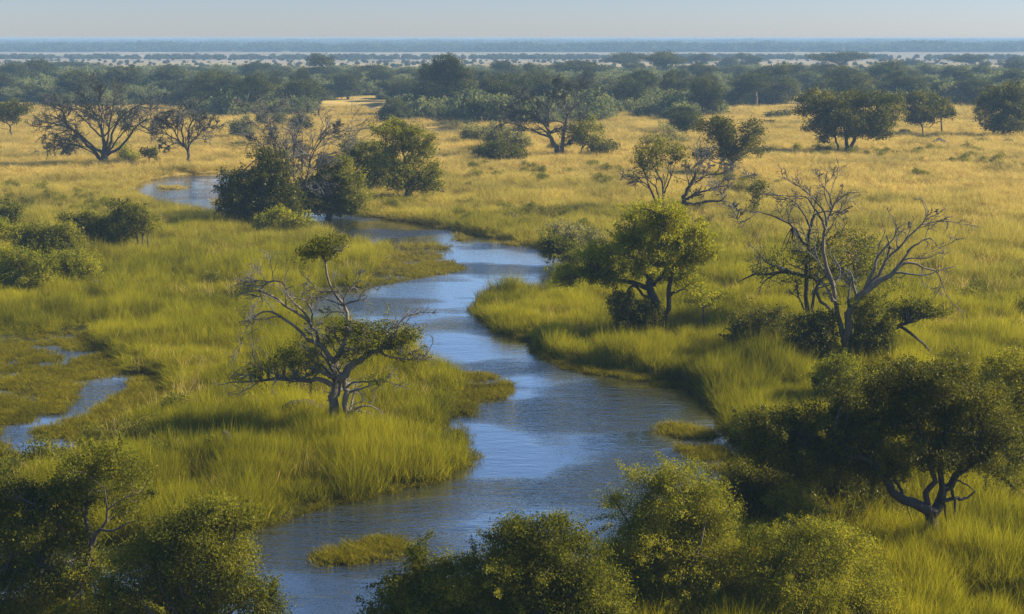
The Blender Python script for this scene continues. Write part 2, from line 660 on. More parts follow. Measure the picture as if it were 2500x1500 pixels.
def hero(name, label, cat, T, base, lobes=(), limbs=(), mat='leaf_mid', bark='bark', Y=None, leaf=None, dens=1.0, seed=0,
         twigs=0, twig_mat='twig', depth=.8, gap=.30, wood=None, bottom=.75, spacing=None, sigma=None, zsink=.3, aspect=.55,
         tw_len=1.0, droop=0.0, tw_up=.15, foot=1, group=None, rough=.32):
    """a tree or shrub measured off the photograph: T=(x0,y0,f) turns zoomed points into picture points; it stands at its real
    distance, every limb and lobe gets its own depth, size and thickness in metres"""
    rng = np.random.default_rng(seed + 100)
    x0, y0, f = T

    def c(p):
        return ((x0 + p[0] / f) / 1.0109, (y0 + p[1] / f) / 1.0109)
    bp = c(base)
    if Y is None:
        Y = G(bp[0], bp[1])[1]
        Y = G(bp[0], bp[1] + foot * (.75 if Y < 150 else .35) * ppm(Y))[1]
    B = A(bp[0], bp[1], Y)
    B[2] = 0 if B[2] > 0 or Y < 60 else B[2]
    s = ppm(Y) * 1.0109 * f                 # zoom px per metre
    B[2] = min(B[2], 0) - zsink
    D = math.hypot(Y, CAMH)
    leaf = leaf or min(.36, max(.085, .00150 * D))
    trunk, L3 = [], []
    P10, R10 = [], []
    if cat in ('bush', 'shrub') and not limbs:
        lobes = list(lobes) + [(q[0], (q[1] + base[1]) / 2, q[2] * .95, max(q[3], abs(base[1] - q[1]) * .38)) for q in lobes if q[1] + q[3] * .8 < base[1]]
        bottom = 1.0
    for li in limbs:
        pts, w = li[0], li[1]
        dy0, dy1 = (li[2] if len(li) > 2 else (0, rng.uniform(-1, 1) * len(pts) * .22))
        n = len(pts)
        P = np.array([A(*c(p), Y + dy0 + (dy1 - dy0) * i / (n - 1)) for i, p in enumerate(pts)])
        if foot and pts[0][1] >= base[1] - 12:
            P[0, 2] = B[2]
        w = np.array(w, float) / s / 2
        w = np.maximum(w, .012)
        pp, rr = resample(P, w, 14)
        pp[1:-1] += rng.normal(size=pp[1:-1].shape) * rr[1:-1, None] * .35
        P10.append(pp)
        R10.append(rr)
    lob = []
    for L in lobes:
        cx, cy, rx, ry = L[:4]
        dy = L[4] if len(L) > 4 else rng.uniform(-1, 1) * rx / s * .5
        p = A(*c((cx, cy)), Y + dy)
        lob.append((p[0], p[1], p[2], rx / s, rx / s * depth, ry / s))
    if lob and not limbs or wood:
        # own framework: stems from the foot into every lobe
        la = np.array(lob)
        cen = la[:, :3].mean(0)
        fk = B + (cen - B) * .25
        fk[2] = B[2] + max(.3, (cen[2] - B[2]) * .3)
        height = la[:, 2].max() - B[2]
        r0 = (wood or 1) * height * .022
        for q in la:
            mid = (fk + q[:3]) / 2 + rng.normal(size=3) * .12 * np.linalg.norm(q[:3] - fk)
            mid[2] = max(mid[2], B[2] + .3)
            pp, rr = resample([B + rng.normal(size=3) * [r0, r0, 0], fk, mid, q[:3]], [r0, r0 * .7, r0 * .45, r0 * .22], 14)
            P10.append(pp)
            R10.append(rr)
    P10, R10 = np.array(P10), np.array(R10)
    trunk.append(tubes(P10, R10, 8 if Y < 120 else 6))
    crown, extra = [], []
    if lob:
        sp = spacing or max(.34, leaf * 2.6)
        cl = lobe_clusters([q[:3] + (q[3] * 1.04, q[4] * 1.1, q[5] * 1.06) for q in lob], sp, rng, bottom, seed, gap - .09, rough)
        cl = cl[cl[:, 2] > B[2] + .15]
        sg = sigma or sp * .5
        per = max(5, int(dens * 8.0 * (sp / leaf) ** 2))
        pts = np.repeat(cl, per, 0)
        pts = pts + rng.normal(size=pts.shape) * sg * np.array([1, 1, .75])
        # ragged shoots that stick out of the outline
        la = np.array(lob)
        sh = cl[rng.choice(len(cl), max(6, len(cl) // 9), replace=False)]
        near = la[((sh[:, None] - la[None, :, :3]) ** 2).sum(2).argmin(1)]
        dr = nrm((sh - near[:, :3]) / near[:, 3:6] + rng.normal(size=sh.shape) * .35 + [0, 0, .15])
        shl = rng.uniform(.4, 1.5, len(sh)) * .75
        tt = np.repeat(np.linspace(.25, 1, 6)[None], len(sh), 0)
        sp_pts = sh[:, None] + dr[:, None] * (shl[:, None] * tt)[..., None]
        nper = max(2, per // 5)
        sp_pts = np.repeat(sp_pts.reshape(-1, 3), nper, 0)
        sp_pts = sp_pts + rng.normal(size=sp_pts.shape) * leaf * .7
        pts = np.concatenate([pts, sp_pts[sp_pts[:, 2] > B[2] + .1]])
        crown.append(leaves(pts, leaf, rng, aspect))
        # inner twigs from the limbs to the leaf clusters
        if len(P10):
            nt_ = min(len(cl), 260)
            pick = rng.choice(len(cl), nt_, replace=False)
            nodes = P10[:, 5:].reshape(-1, 3)
            nr = R10[:, 5:].reshape(-1)
            tg = cl[pick]
            dd = ((tg[:, None] - nodes[None]) ** 2).sum(2)
            k = dd.argmin(1)
            a = nodes[k]
            mid = (a + tg) / 2 + rng.normal(size=a.shape) * .12 * np.sqrt(dd.min(1))[:, None]
            P = np.stack([a, (a + mid) / 2 + [0, 0, -.03], mid, (mid + tg) / 2 + [0, 0, .03], tg], 1)
            r = np.minimum(nr[k] * .6, .05)[:, None] * np.linspace(1, .3, 5)
            trunk.append(tubes(P, np.maximum(r, .008), 4))
    if twigs:
        n1 = P10[R10.mean(1) < 10]
        C1, S1 = spawn(P10, R10, 5 + (twigs > 5) * 3, (.28 * tw_len, .55 * tw_len), (.35, 1.0), tw_up, .55, rng, 7, .3, .22, droop)
        C2, S2 = spawn(C1, S1, 5 + (twigs > 5) * 2, (.35, .7), (.35, 1.0), tw_up * .6, .6, rng, 5, .25, .28, droop)
        C3, S3 = spawn(C2, S2, twigs + 1, (.4, .85), (.3, .95), tw_up * .5, .7, rng, 4, .1, .3, droop)
        mn = .00016 * D
        ex = [tubes(C1, np.maximum(S1, mn * 1.6), 4), tubes(C2, np.maximum(S2, mn * 1.1), 3), tubes(C3, np.maximum(S3, mn * .75), 3)]
        extra.append(('twigs' if lob else 'crown', ex, M[twig_mat]))
    return build_tree(name, label, cat, B, trunk, crown, M[bark], M[mat], group, 'crown', extra)


ZV = (0, 0, 1 / 1.0109)
Z1 = (500, 260, 3.990)
Z2 = (1480, 260, 5.3)
Z3 = (1780, 400, 2.968)
Z4 = (540, 560, 2.967)
Z6 = (1250, 400, 2.151)
Z7 = (0, 900, 2.473)
Z8 = (600, 850, 1.903)
Z9 = (1600, 800, 2.12)
ZL = (0, 480, 5.89)
ZA = (0, 60, 2.909)
ZB = (800, 60, 2.909)
ZC = (1600, 60, 2.7489)
ZD = (2000, 80, 4.638)

# --- the weathered tree in the middle of the near bank
hero('weathered_tree', 'gnarled half-dead tree with arching bare limbs and a leafy tuft on top', 'tree', Z4, (815, 1420),
     lobes=[(800, 130, 130, 75), (690, 150, 120, 70), (590, 190, 95, 40), (860, 170, 100, 75), (760, 90, 110, 40),
            (560, 900, 140, 80), (450, 960, 110, 55), (300, 1020, 120, 40), (430, 1060, 150, 28), (190, 1065, 90, 28), (620, 980, 110, 50),
            (1080, 770, 130, 90), (1230, 850, 150, 60), (1370, 760, 90, 60), (1420, 930, 100, 35), (830, 700, 150, 45), (960, 740, 100, 70), (760, 790, 90, 60),
            (1150, 1085, 80, 26), (1300, 800, 100, 60), (980, 900, 120, 50), (1200, 700, 100, 50)],
     limbs=[([(815, 1420), (818, 1300), (828, 1130), (825, 1040), (828, 950)], (120, 84, 74, 74, 56)),
            ([(905, 1425), (905, 1300), (900, 1130), (888, 1070), (870, 1050)], (80, 54, 46, 42, 42)),
            ([(828, 960), (760, 880), (700, 830), (600, 770), (520, 690), (440, 640), (340, 590), (250, 630), (130, 700)], (46, 34, 28, 22, 20, 16, 12, 8, 4)),
            ([(720, 850), (700, 780), (650, 690), (600, 600), (540, 545), (490, 500), (470, 420), (420, 380), (340, 380), (290, 440)], (26, 24, 22, 20, 16, 14, 12, 10, 8, 4)),
            ([(650, 690), (660, 620), (645, 560), (600, 515), (540, 500)], (14, 14, 12, 10, 6)),
            ([(650, 690), (600, 640), (540, 590), (480, 565), (400, 500), (290, 450), (190, 455), (60, 500)], (22, 22, 20, 18, 14, 10, 7, 4)),
            ([(680, 830), (660, 760), (640, 700)], (12, 10, 8)),
            ([(705, 1030), (700, 930), (680, 830), (650, 740)], (8, 9, 10, 8)),
            ([(835, 940), (880, 850), (900, 760), (915, 680), (910, 610), (880, 540), (830, 480), (805, 440), (775, 350), (758, 300), (755, 220)], (46, 40, 30, 28, 28, 24, 20, 16, 18, 18, 14), (0, .3)),
            ([(755, 230), (700, 170), (620, 180)], (12, 8, 4), (.3, .6)),
            ([(758, 240), (830, 160), (880, 150)], (12, 8, 4), (.3, 0)),
            ([(890, 550), (900, 480), (950, 420), (1010, 340)], (16, 12, 8, 4)),
            ([(900, 540), (1000, 510), (1030, 450), (1100, 420)], (14, 12, 8, 4)),
            ([(905, 600), (800, 600), (730, 600)], (10, 7, 3)),
            ([(890, 500), (840, 450), (700, 450), (600, 390)], (12, 10, 8, 4)),
            ([(860, 1080), (920, 1020), (1010, 950), (1120, 880), (1220, 860)], (66, 56, 44, 30, 18)),
            ([(1130, 890), (1180, 830), (1250, 760), (1300, 670), (1370, 620), (1430, 615)], (24, 20, 18, 14, 10, 6)),
            ([(1190, 820), (1300, 760), (1440, 710)], (18, 12, 4)),
            ([(1120, 880), (1250, 930), (1400, 940), (1530, 930)], (18, 13, 8, 3)),
            ([(1150, 900), (1230, 790), (1290, 800), (1390, 890)], (8, 8, 8, 5)),
            ([(900, 860), (960, 870), (990, 890), (1000, 800), (1060, 750)], (16, 12, 9, 6, 3)),
            ([(800, 1130), (740, 1095), (690, 1080), (620, 1095), (480, 1075), (380, 1085), (200, 1105), (40, 1110)], (42, 34, 32, 28, 22, 16, 10, 4)),
            ([(815, 1060), (740, 1045), (690, 1030), (620, 1070), (540, 1075)], (34, 28, 24, 20, 14)),
            ([(905, 1150), (960, 1110), (1060, 1105), (1160, 1100), (1240, 1110)], (18, 15, 12, 8, 4)),
            ([(880, 870), (830, 780), (820, 700)], (14, 10, 6)),
            ([(850, 920), (780, 790), (750, 720)], (14, 9, 5))],
     mat='leaf_mid', bark='bark_pale', twigs=3, dens=.42, seed=1, gap=.36, tw_up=.05, depth=.7, droop=.1)

# --- the yellow-green tree behind the reed spit
hero('riverside_tree', 'dense yellow-green leafy tree with a long low left arm on the reed spit', 'tree', Z6, (745, 850),
     lobes=[(800, 260, 130, 60), (690, 275, 90, 50), (850, 340, 130, 80), (720, 400, 140, 90), (960, 430, 100, 90), (620, 380, 75, 60),
            (530, 480, 150, 60), (380, 560, 140, 55), (270, 610, 70, 45), (640, 560, 120, 60), (750, 520, 120, 80), (880, 600, 100, 60), (1000, 480, 60, 60),
            (870, 480, 120, 80), (460, 600, 90, 40), (930, 350, 90, 60), (560, 640, 60, 40)],
     limbs=[([(745, 850), (738, 760), (735, 690), (720, 620), (755, 520), (790, 400), (800, 280)], (60, 50, 46, 34, 24, 14, 8)),
            ([(730, 660), (640, 630), (520, 600), (380, 590), (260, 610)], (30, 24, 16, 12, 5)),
            ([(735, 690), (700, 700), (640, 640), (590, 690)], (16, 14, 12, 8)),
            ([(740, 640), (800, 560), (900, 480), (980, 440)], (30, 20, 14, 8)),
            ([(730, 640), (660, 480), (620, 400)], (26, 16, 8)),
            ([(800, 830), (825, 740), (820, 650), (855, 560), (862, 440), (910, 345)], (30, 26, 24, 20, 14, 8)),
            ([(822, 690), (870, 670), (900, 660)], (18, 12, 6))],
     mat='leaf_green', bark='bark_dark', dens=.85, seed=2, gap=.36, bottom=.6)
hero('creeper_bush', 'dark creeper-grown bush wrapped round the foot of the yellow-green tree on the spit', 'bush', Z6, (660, 860),
     lobes=[(650, 800, 110, 60), (580, 740, 70, 60), (730, 790, 60, 60)], mat='leaf_dark', seed=3)
hero('sapling', 'small thin sapling with a wispy green crown beside the yellow-green tree', 'tree', Z6, (1005, 850),
     lobes=[(990, 690, 70, 50), (930, 720, 45, 20), (1100, 690, 35, 25), (1040, 730, 50, 20)],
     limbs=[([(1005, 850), (1005, 790), (1000, 750), (985, 700)], (18, 12, 8, 5)), ([(1003, 760), (1060, 720), (1100, 690)], (7, 5, 3)), ([(1003, 760), (960, 730), (930, 720)], (7, 5, 3))],
     mat='leaf_green', bark='bark_dark', dens=.4, seed=4, gap=.42)

# --- the forked bare tree on the right and its neighbours
hero('forked_bare_tree', 'pale forked dead tree whose two bare stems spread in a wide V', 'tree', Z3, (850, 1410),
     limbs=[([(850, 1410), (832, 1290), (800, 1150), (770, 1010), (755, 900), (738, 800), (700, 700), (685, 620), (690, 520), (712, 420), (750, 310), (830, 230), (900, 200), (970, 205)],
             (60, 42, 38, 40, 36, 30, 28, 26, 24, 22, 16, 12, 8, 4), (0, .8)),
            ([(698, 480), (660, 380), (600, 300), (560, 240), (480, 240), (370, 230)], (20, 16, 13, 10, 7, 3)),
            ([(705, 430), (680, 330), (620, 270), (560, 200), (480, 150), (400, 110), (350, 90)], (18, 14, 11, 9, 7, 5, 3)),
            ([(750, 310), (720, 220), (680, 160), (640, 90)], (12, 9, 6, 3)),
            ([(740, 330), (700, 250), (700, 150), (760, 90)], (12, 9, 6, 3)),
            ([(760, 300), (790, 240), (830, 160)], (9, 7, 3)),
            ([(720, 390), (780, 350), (880, 345)], (12, 8, 3)),
            ([(855, 1410), (845, 1200), (880, 1070), (940, 970), (1000, 920), (1080, 860), (1180, 800), (1240, 730), (1330, 600)], (50, 56, 62, 52, 44, 40, 36, 24, 8), (0, -1.2)),
            ([(980, 940), (1010, 850), (1060, 750), (1070, 690), (1140, 600), (1200, 530), (1212, 440), (1175, 370)], (30, 26, 22, 20, 14, 10, 7, 4)),
            ([(1140, 520), (1162, 600), (1150, 680)], (10, 13, 14)),
            ([(1010, 910), (1090, 800), (1150, 690), (1240, 600), (1300, 530), (1400, 440), (1430, 370), (1400, 280)], (32, 26, 22, 18, 15, 12, 8, 4)),
            ([(1400, 440), (1500, 420), (1600, 420), (1710, 445)], (12, 8, 6, 3)),
            ([(1425, 380), (1480, 350), (1530, 345)], (8, 5, 3)),
            ([(1190, 790), (1260, 720), (1330, 710), (1420, 760), (1510, 790), (1580, 970)], (26, 20, 15, 11, 8, 3)),
            ([(1290, 640), (1380, 570), (1450, 540), (1500, 580), (1520, 610), (1620, 570)], (18, 14, 10, 8, 6, 3)),
            ([(1200, 500), (1260, 440), (1300, 440)], (7, 5, 3)),
            ([(770, 1010), (730, 950), (700, 880)], (30, 22, 14))],
     bark='bark_pale', twigs=1, tw_len=.72, twig_mat='twig', seed=5, tw_up=.05)
hero('twin_trunk_tree', 'dark twin-trunked tree with thin feathery foliage behind the pale forked tree', 'tree', Z3, (590, 1120),
     Y=None,
     lobes=[(600, 620, 150, 70), (450, 690, 170, 55), (300, 790, 130, 35), (850, 560, 180, 70), (820, 690, 220, 80), (1000, 600, 120, 70), (980, 790, 150, 80),
            (450, 850, 130, 50), (850, 860, 130, 70), (1080, 690, 100, 60), (1160, 880, 90, 50), (700, 780, 120, 60)],
     limbs=[([(575, 1120), (562, 950), (560, 800), (562, 700), (575, 600), (585, 480), (600, 400)], (38, 32, 30, 28, 26, 24, 14)),
            ([(605, 1120), (612, 980), (640, 880), (720, 800), (820, 700), (900, 600)], (28, 24, 20, 16, 12, 5)),
            ([(760, 1100), (720, 1050), (650, 990), (630, 900), (640, 840), (560, 810), (480, 800), (400, 780), (330, 800), (200, 800), (60, 860)], (26, 24, 22, 24, 30, 32, 28, 24, 18, 12, 4)),
            ([(545, 1060), (500, 950), (490, 860)], (12, 12, 10)),
            ([(575, 590), (540, 580), (500, 500), (440, 440), (370, 400), (290, 370), (190, 345)], (22, 20, 16, 14, 11, 8, 4)),
            ([(585, 480), (560, 400), (520, 330), (460, 270), (380, 240)], (16, 12, 9, 6, 3)),
            ([(600, 420), (640, 360), (760, 345), (880, 345)], (12, 9, 6, 3)),
            ([(640, 850), (800, 760), (960, 700), (1050, 640), (1000, 600)], (18, 14, 10, 7, 3)),
            ([(570, 640), (700, 560), (850, 470)], (16, 10, 4))],
     mat='leaf_mid', bark='bark_dark', twigs=3, twig_mat='twig_dark', dens=.22, seed=6, gap=.40, tw_up=.05)
hero('shrub', 'broad dark shrub at the left foot of the pale forked tree', 'shrub', Z3, (200, 1340),
     lobes=[(150, 1150, 130, 70), (300, 1130, 110, 80), (80, 1250, 100, 70), (250, 1250, 150, 80)], mat='leaf_dark', seed=7, dens=.9)
hero('shrub', 'almost black upright shrub right under the two stems of the pale forked tree', 'shrub', Z3, (570, 1430),
     lobes=[(550, 1200, 120, 110), (700, 1130, 90, 80), (560, 1330, 110, 80), (690, 1250, 80, 100)], mat='leaf_dark', seed=8, dens=1.1)
hero('shrub', 'tall leafy green shrub just right of the trunk of the pale forked tree', 'shrub', Z3, (1010, 1410),
     lobes=[(1000, 1010, 120, 80), (1100, 1100, 120, 70), (1000, 1200, 130, 110), (1120, 1300, 80, 70), (950, 1320, 90, 80)], mat='leaf_mid', seed=9, dens=.9)
hero('leaning_shrub', 'leaning shrub with a flat leafy top and a grey broken limb drooping to the grass', 'shrub', Z3, (1020, 1400),
     lobes=[(1350, 1020, 130, 50), (1480, 1080, 110, 30), (1250, 1080, 80, 35), (1400, 1070, 120, 35)],
     limbs=[([(1020, 1400), (1060, 1260), (1120, 1215), (1240, 1180), (1300, 1140), (1400, 1120), (1500, 1090)], (30, 26, 26, 26, 16, 10, 4)),
            ([(1240, 1180), (1330, 1240), (1430, 1330), (1515, 1412)], (24, 20, 18, 16)),
            ([(1100, 1160), (1200, 1165), (1290, 1160)], (8, 14, 18))],
     mat='leaf_mid', bark='bark_dark', dens=.8, seed=10, Y=None)
hero('narrow_tree', 'narrow dark creeper-covered tree with a rounded cap left of the forked bare tree', 'tree', Z2, (1910, 1430),
     lobes=[(1950, 1045, 95, 50), (1950, 1180, 60, 90), (1930, 1300, 70, 90), (1890, 1380, 90, 40)], mat='leaf_dark', seed=11, dens=.8)

# --- fine-twigged trees behind the yellow-green tree
hero('feathery_tree', 'fine-leaved upright tree with a yellow-green top just above the dense green tree', 'tree', Z2, (700, 1330),
     lobes=[(640, 440, 170, 60), (430, 600, 140, 90), (570, 560, 200, 90), (450, 750, 110, 110), (830, 540, 220, 80), (800, 780, 110, 140), (640, 740, 130, 120), (950, 620, 120, 90)],
     limbs=[([(690, 1330), (600, 1130), (560, 1050), (450, 960), (380, 910), (290, 960)], (48, 34, 26, 18, 12, 5)),
            ([(720, 1330), (740, 1180), (730, 1020), (680, 900), (600, 760), (560, 600)], (40, 30, 24, 18, 12, 5)),
            ([(735, 1180), (790, 1020), (850, 880), (900, 700)], (26, 18, 12, 5)),
            ([(560, 1050), (500, 880), (440, 700)], (16, 10, 5)),
            ([(690, 1250), (640, 1050), (540, 950), (460, 800)], (26, 18, 12, 5))],
     mat='leaf_mid', bark='bark_dark', twigs=3, twig_mat='twig_dark', dens=.28, seed=12, gap=.38, tw_up=.2)
hero('bare_spreading_tree', 'black bare tree with low limbs sweeping to the right behind the dense green tree', 'tree', Z2, (985, 1330),
     limbs=[([(985, 1330), (1000, 1240), (1030, 1130), (1080, 1040), (1150, 900), (1250, 720)], (76, 64, 46, 30, 14, 5)),
            ([(1000, 1260), (1100, 1270), (1200, 1260), (1350, 1220), (1480, 1220), (1560, 1140)], (60, 50, 44, 34, 24, 8)),
            ([(1010, 1220), (1100, 1170), (1180, 1150), (1280, 1130)], (44, 36, 24, 8)),
            ([(1100, 1180), (1130, 1140), (1330, 1080), (1440, 1040), (1580, 1035)], (32, 28, 22, 16, 6)),
            ([(1440, 1040), (1520, 960), (1600, 920)], (14, 10, 4)),
            ([(1070, 1020), (1040, 870), (1015, 750)], (18, 12, 4)),
            ([(1150, 980), (1220, 950), (1300, 890), (1440, 880), (1600, 860)], (20, 16, 12, 8, 3)),
            ([(1200, 970), (1280, 850), (1340, 760)], (14, 9, 4)),
            ([(1480, 1220), (1590, 1270), (1640, 1400)], (9, 6, 3)),
            ([(1205, 1250), (1215, 1320), (1200, 1390), (1090, 1390)], (22, 24, 12, 7)),
            ([(1090, 1010), (1180, 800), (1330, 640), (1420, 560), (1560, 500)], (16, 11, 8, 6, 3)),
            ([(1130, 950), (1100, 820), (1230, 720)], (12, 8, 4)),
            ([(1400, 880), (1500, 800), (1620, 760)], (8, 6, 3)), ([(1330, 1080), (1440, 980), (1700, 930), (1850, 910)], (10, 8, 5, 3))],
     bark='bark_dark', twigs=5, twig_mat='twig', seed=13, tw_up=.1)
hero('round_tree', 'dark leafy tree with a lopsided lobed crown behind the black bare spreading tree', 'tree', Z2, (1620, 860),
     lobes=[(1350, 280, 170, 100), (1550, 300, 150, 110), (1450, 420, 150, 90), (1650, 490, 170, 110), (1880, 290, 140, 100), (1850, 450, 120, 100), (1500, 200, 120, 60),
            (1650, 620, 150, 90), (1260, 620, 120, 60), (1480, 620, 160, 80), (1900, 570, 110, 40)],
     mat='leaf_dark', bark='bark_dark', dens=.8, seed=14, wood=1, gap=.36)
hero('dead_sapling', 'tiny dead sapling standing alone in grass between the two bare trees', 'tree', Z3, (60, 460),
     limbs=[([(60, 460), (60, 410), (45, 370), (20, 330)], (12, 9, 6, 3)), ([(60, 410), (85, 370), (120, 340)], (7, 5, 3)), ([(60, 400), (62, 350), (50, 300)], (6, 4, 2))], bark='bark_dark', twigs=3, twig_mat='twig_dark', seed=15)

# --- the clump between the upper pool and the channel
hero('bank_bush', 'huge dark round bush on the water edge at the right end of the upper pool', 'bush', Z1, (450, 1150),
     lobes=[(550, 470, 100, 60), (650, 530, 120, 80), (450, 640, 110, 70), (290, 700, 130, 70), (210, 800, 80, 70), (420, 780, 180, 100), (600, 700, 150, 110), (380, 900, 130, 90), (760, 900, 150, 120), (720, 680, 110, 90),
            (560, 930, 180, 100), (340, 1040, 90, 70), (700, 850, 130, 120), (520, 1080, 150, 70)], mat='leaf_dark', seed=16, dens=.9, gap=.26)
hero('bare_fan_tree', 'pale many-stemmed bare tree fanning upward out of the dark bush beside the channel', 'tree', Z1, (900, 1060),
     limbs=[([(860, 1060), (850, 850), (830, 720), (780, 590), (720, 450), (640, 380), (550, 300), (500, 190)], (18, 15, 14, 13, 12, 9, 6, 3)),
            ([(890, 1060), (888, 900), (900, 790), (830, 620), (760, 480), (700, 340), (610, 180)], (18, 16, 14, 12, 10, 7, 3)),
            ([(920, 1060), (960, 900), (985, 780), (1000, 650), (1050, 470), (1150, 300), (1250, 210), (1390, 190)], (18, 15, 14, 13, 12, 9, 6, 3)),
            ([(985, 780), (1010, 600), (1030, 480), (1100, 330), (1160, 180)], (12, 11, 9, 6, 3)),
            ([(900, 1060), (940, 750), (950, 600), (960, 450), (950, 280)], (13, 12, 10, 7, 3)),
            ([(990, 1070), (1060, 930), (1130, 850), (1170, 820)], (24, 16, 10, 5)),
            ([(560, 300), (480, 305), (420, 305)], (7, 5, 3)),
            ([(1150, 300), (1230, 270), (1310, 190)], (7, 5, 3)),
            ([(700, 470), (640, 300), (640, 200)], (9, 6, 3)),
            ([(830, 700), (760, 640), (690, 600)], (8, 6, 3)), ([(820, 870), (720, 800), (640, 710)], (7, 7, 5)),
            ([(1000, 650), (1100, 560), (1200, 520)], (9, 6, 3)),
            ([(850, 850), (800, 750), (860, 620), (860, 400), (800, 250)], (10, 9, 8, 6, 3))],
     bark='bark_pale', twigs=6, twig_mat='twig', seed=17, tw_up=.35)
hero('channel_undergrowth', 'dark tangled undergrowth bush behind the stems of the pale bare fan tree', 'bush', Z1, (930, 1060),
     lobes=[(850, 880, 140, 110, 3), (960, 820, 120, 90, 3), (1060, 900, 110, 90, 3)], mat='leaf_dark', seed=89, dens=.8, gap=.26)
hero('overhanging_bush', 'rounded olive bush leaning over the channel just right of the pale bare fan tree', 'bush', Z1, (1200, 1040),
     lobes=[(1220, 690, 120, 70), (1080, 760, 100, 70), (1100, 900, 100, 80), (1400, 690, 150, 80), (1350, 560, 110, 70), (1480, 880, 90, 60), (1500, 760, 100, 80), (1200, 800, 130, 90), (1350, 830, 140, 80), (1250, 930, 140, 70), (1360, 950, 80, 50), (1240, 560, 120, 70)],
     mat='leaf_mid', seed=18, dens=.8, gap=.24)
hero('low_shrub', 'low yellow-green shrub in front of the dark bush at the channel mouth', 'shrub', Z1, (720, 1190),
     lobes=[(700, 1060, 110, 70), (600, 1120, 110, 50), (830, 1090, 100, 60), (960, 1110, 90, 60)], mat='leaf_green', seed=19, dens=.7)
hero('channel_tree', 'tall dark tree with a spiky crown on the far bank right of the channel bush', 'tree', Z1, (1960, 900),
     lobes=[(1900, 250, 200, 90), (1760, 230, 130, 45), (2060, 330, 150, 110), (1900, 370, 160, 80), (2150, 430, 90, 80), (1820, 540, 180, 100), (2000, 600, 200, 110), (1950, 740, 170, 90),
            (2110, 740, 140, 80), (2230, 650, 80, 100), (2240, 770, 80, 70), (1860, 170, 100, 40)],
     mat='leaf_mid', bark='bark', dens=.7, seed=20, wood=.8, gap=.24)
hero('channel_tree', 'lower leafy tree between the overhanging bush and the tall spiky dark tree', 'tree', Z1, (1620, 820),
     lobes=[(1450, 400, 120, 80), (1400, 500, 90, 60), (1600, 500, 190, 110), (1560, 640, 160, 80), (1700, 680, 140, 90), (1600, 740, 130, 60), (1750, 580, 120, 90), (1700, 440, 110, 90)], mat='leaf_mid', bark='bark', dens=.8, seed=21, wood=.8, gap=.24)

# --- bushes on the left edge
hero('left_bush', 'small rounded bush cut by the left picture edge, highest of the left-hand bushes', 'bush', ZL, (60, 420),
     lobes=[(60, 160, 170, 80), (150, 230, 130, 80), (0, 300, 150, 90)], mat='leaf_mid', seed=22)
hero('left_bush', 'yellowish bush at the left edge directly under the small rounded edge bush', 'bush', ZL, (60, 640),
     lobes=[(40, 450, 160, 90), (130, 520, 130, 70)], mat='leaf_green', seed=23)
hero('left_bush', 'largest grey-olive bush of the left-hand clump, broad and domed', 'bush', ZL, (660, 900),
     lobes=[(450, 480, 130, 80), (650, 540, 270, 130), (880, 480, 200, 100), (420, 620, 200, 100), (800, 700, 240, 110), (950, 600, 200, 110), (600, 740, 200, 90)], mat='leaf_mid', seed=24, dens=.8)
hero('left_bush', 'twin-topped olive bush behind the broad domed grey-olive bush', 'bush', ZL, (1350, 700),
     lobes=[(950, 290, 90, 55), (1180, 330, 130, 80), (1380, 340, 170, 80), (1300, 470, 200, 100), (1480, 480, 160, 110), (1380, 580, 180, 80)], mat='leaf_mid', seed=25, dens=.85)
hero('left_tree', 'taller dark tree at the right end of the left-hand bushes with pale stems', 'tree', ZL, (2090, 720),
     lobes=[(1680, 140, 140, 70), (1860, 160, 140, 60), (1760, 300, 200, 110), (2000, 260, 170, 70), (2150, 320, 110, 90), (1800, 460, 190, 120), (1700, 580, 180, 90), (2120, 440, 110, 80), (1980, 420, 130, 110)],
     limbs=[([(2060, 730), (2060, 560), (2080, 420), (2100, 300)], (40, 30, 20, 8)), ([(2130, 730), (2130, 600), (2140, 450), (2100, 300)], (16, 14, 12, 6)),
            ([(2110, 730), (2115, 600), (2100, 480)], (14, 12, 8)), ([(1990, 700), (1960, 560), (1860, 400), (1750, 260)], (30, 24, 16, 6))],
     mat='leaf_mid', bark='bark', seed=26, dens=.85)
hero('left_bush', 'low dark-bottomed green bush nearest the camera in the left-hand clump, touching the left edge', 'bush', ZL, (350, 1260),
     lobes=[(230, 820, 220, 80), (480, 930, 260, 90), (120, 960, 180, 120), (620, 1060, 230, 80), (350, 1090, 250, 90)], mat='leaf_green', seed=27, dens=.8)
hero('left_bush', 'feathery rounded green bush at the lower right of the left-hand clump', 'bush', ZL, (1000, 1200),
     lobes=[(1130, 880, 250, 90), (1000, 980, 170, 120), (1250, 980, 150, 70), (900, 900, 120, 90)], mat='leaf_green', seed=28, dens=.7)
hero('thorn_scrub', 'straggly low thorn scrub in the grass below the left-hand bushes', 'shrub', ZL, (1450, 1290),
     lobes=[(1400, 1230, 130, 40), (1650, 1300, 200, 40)], mat='leaf_mid', seed=29, dens=.4, twigs=2)

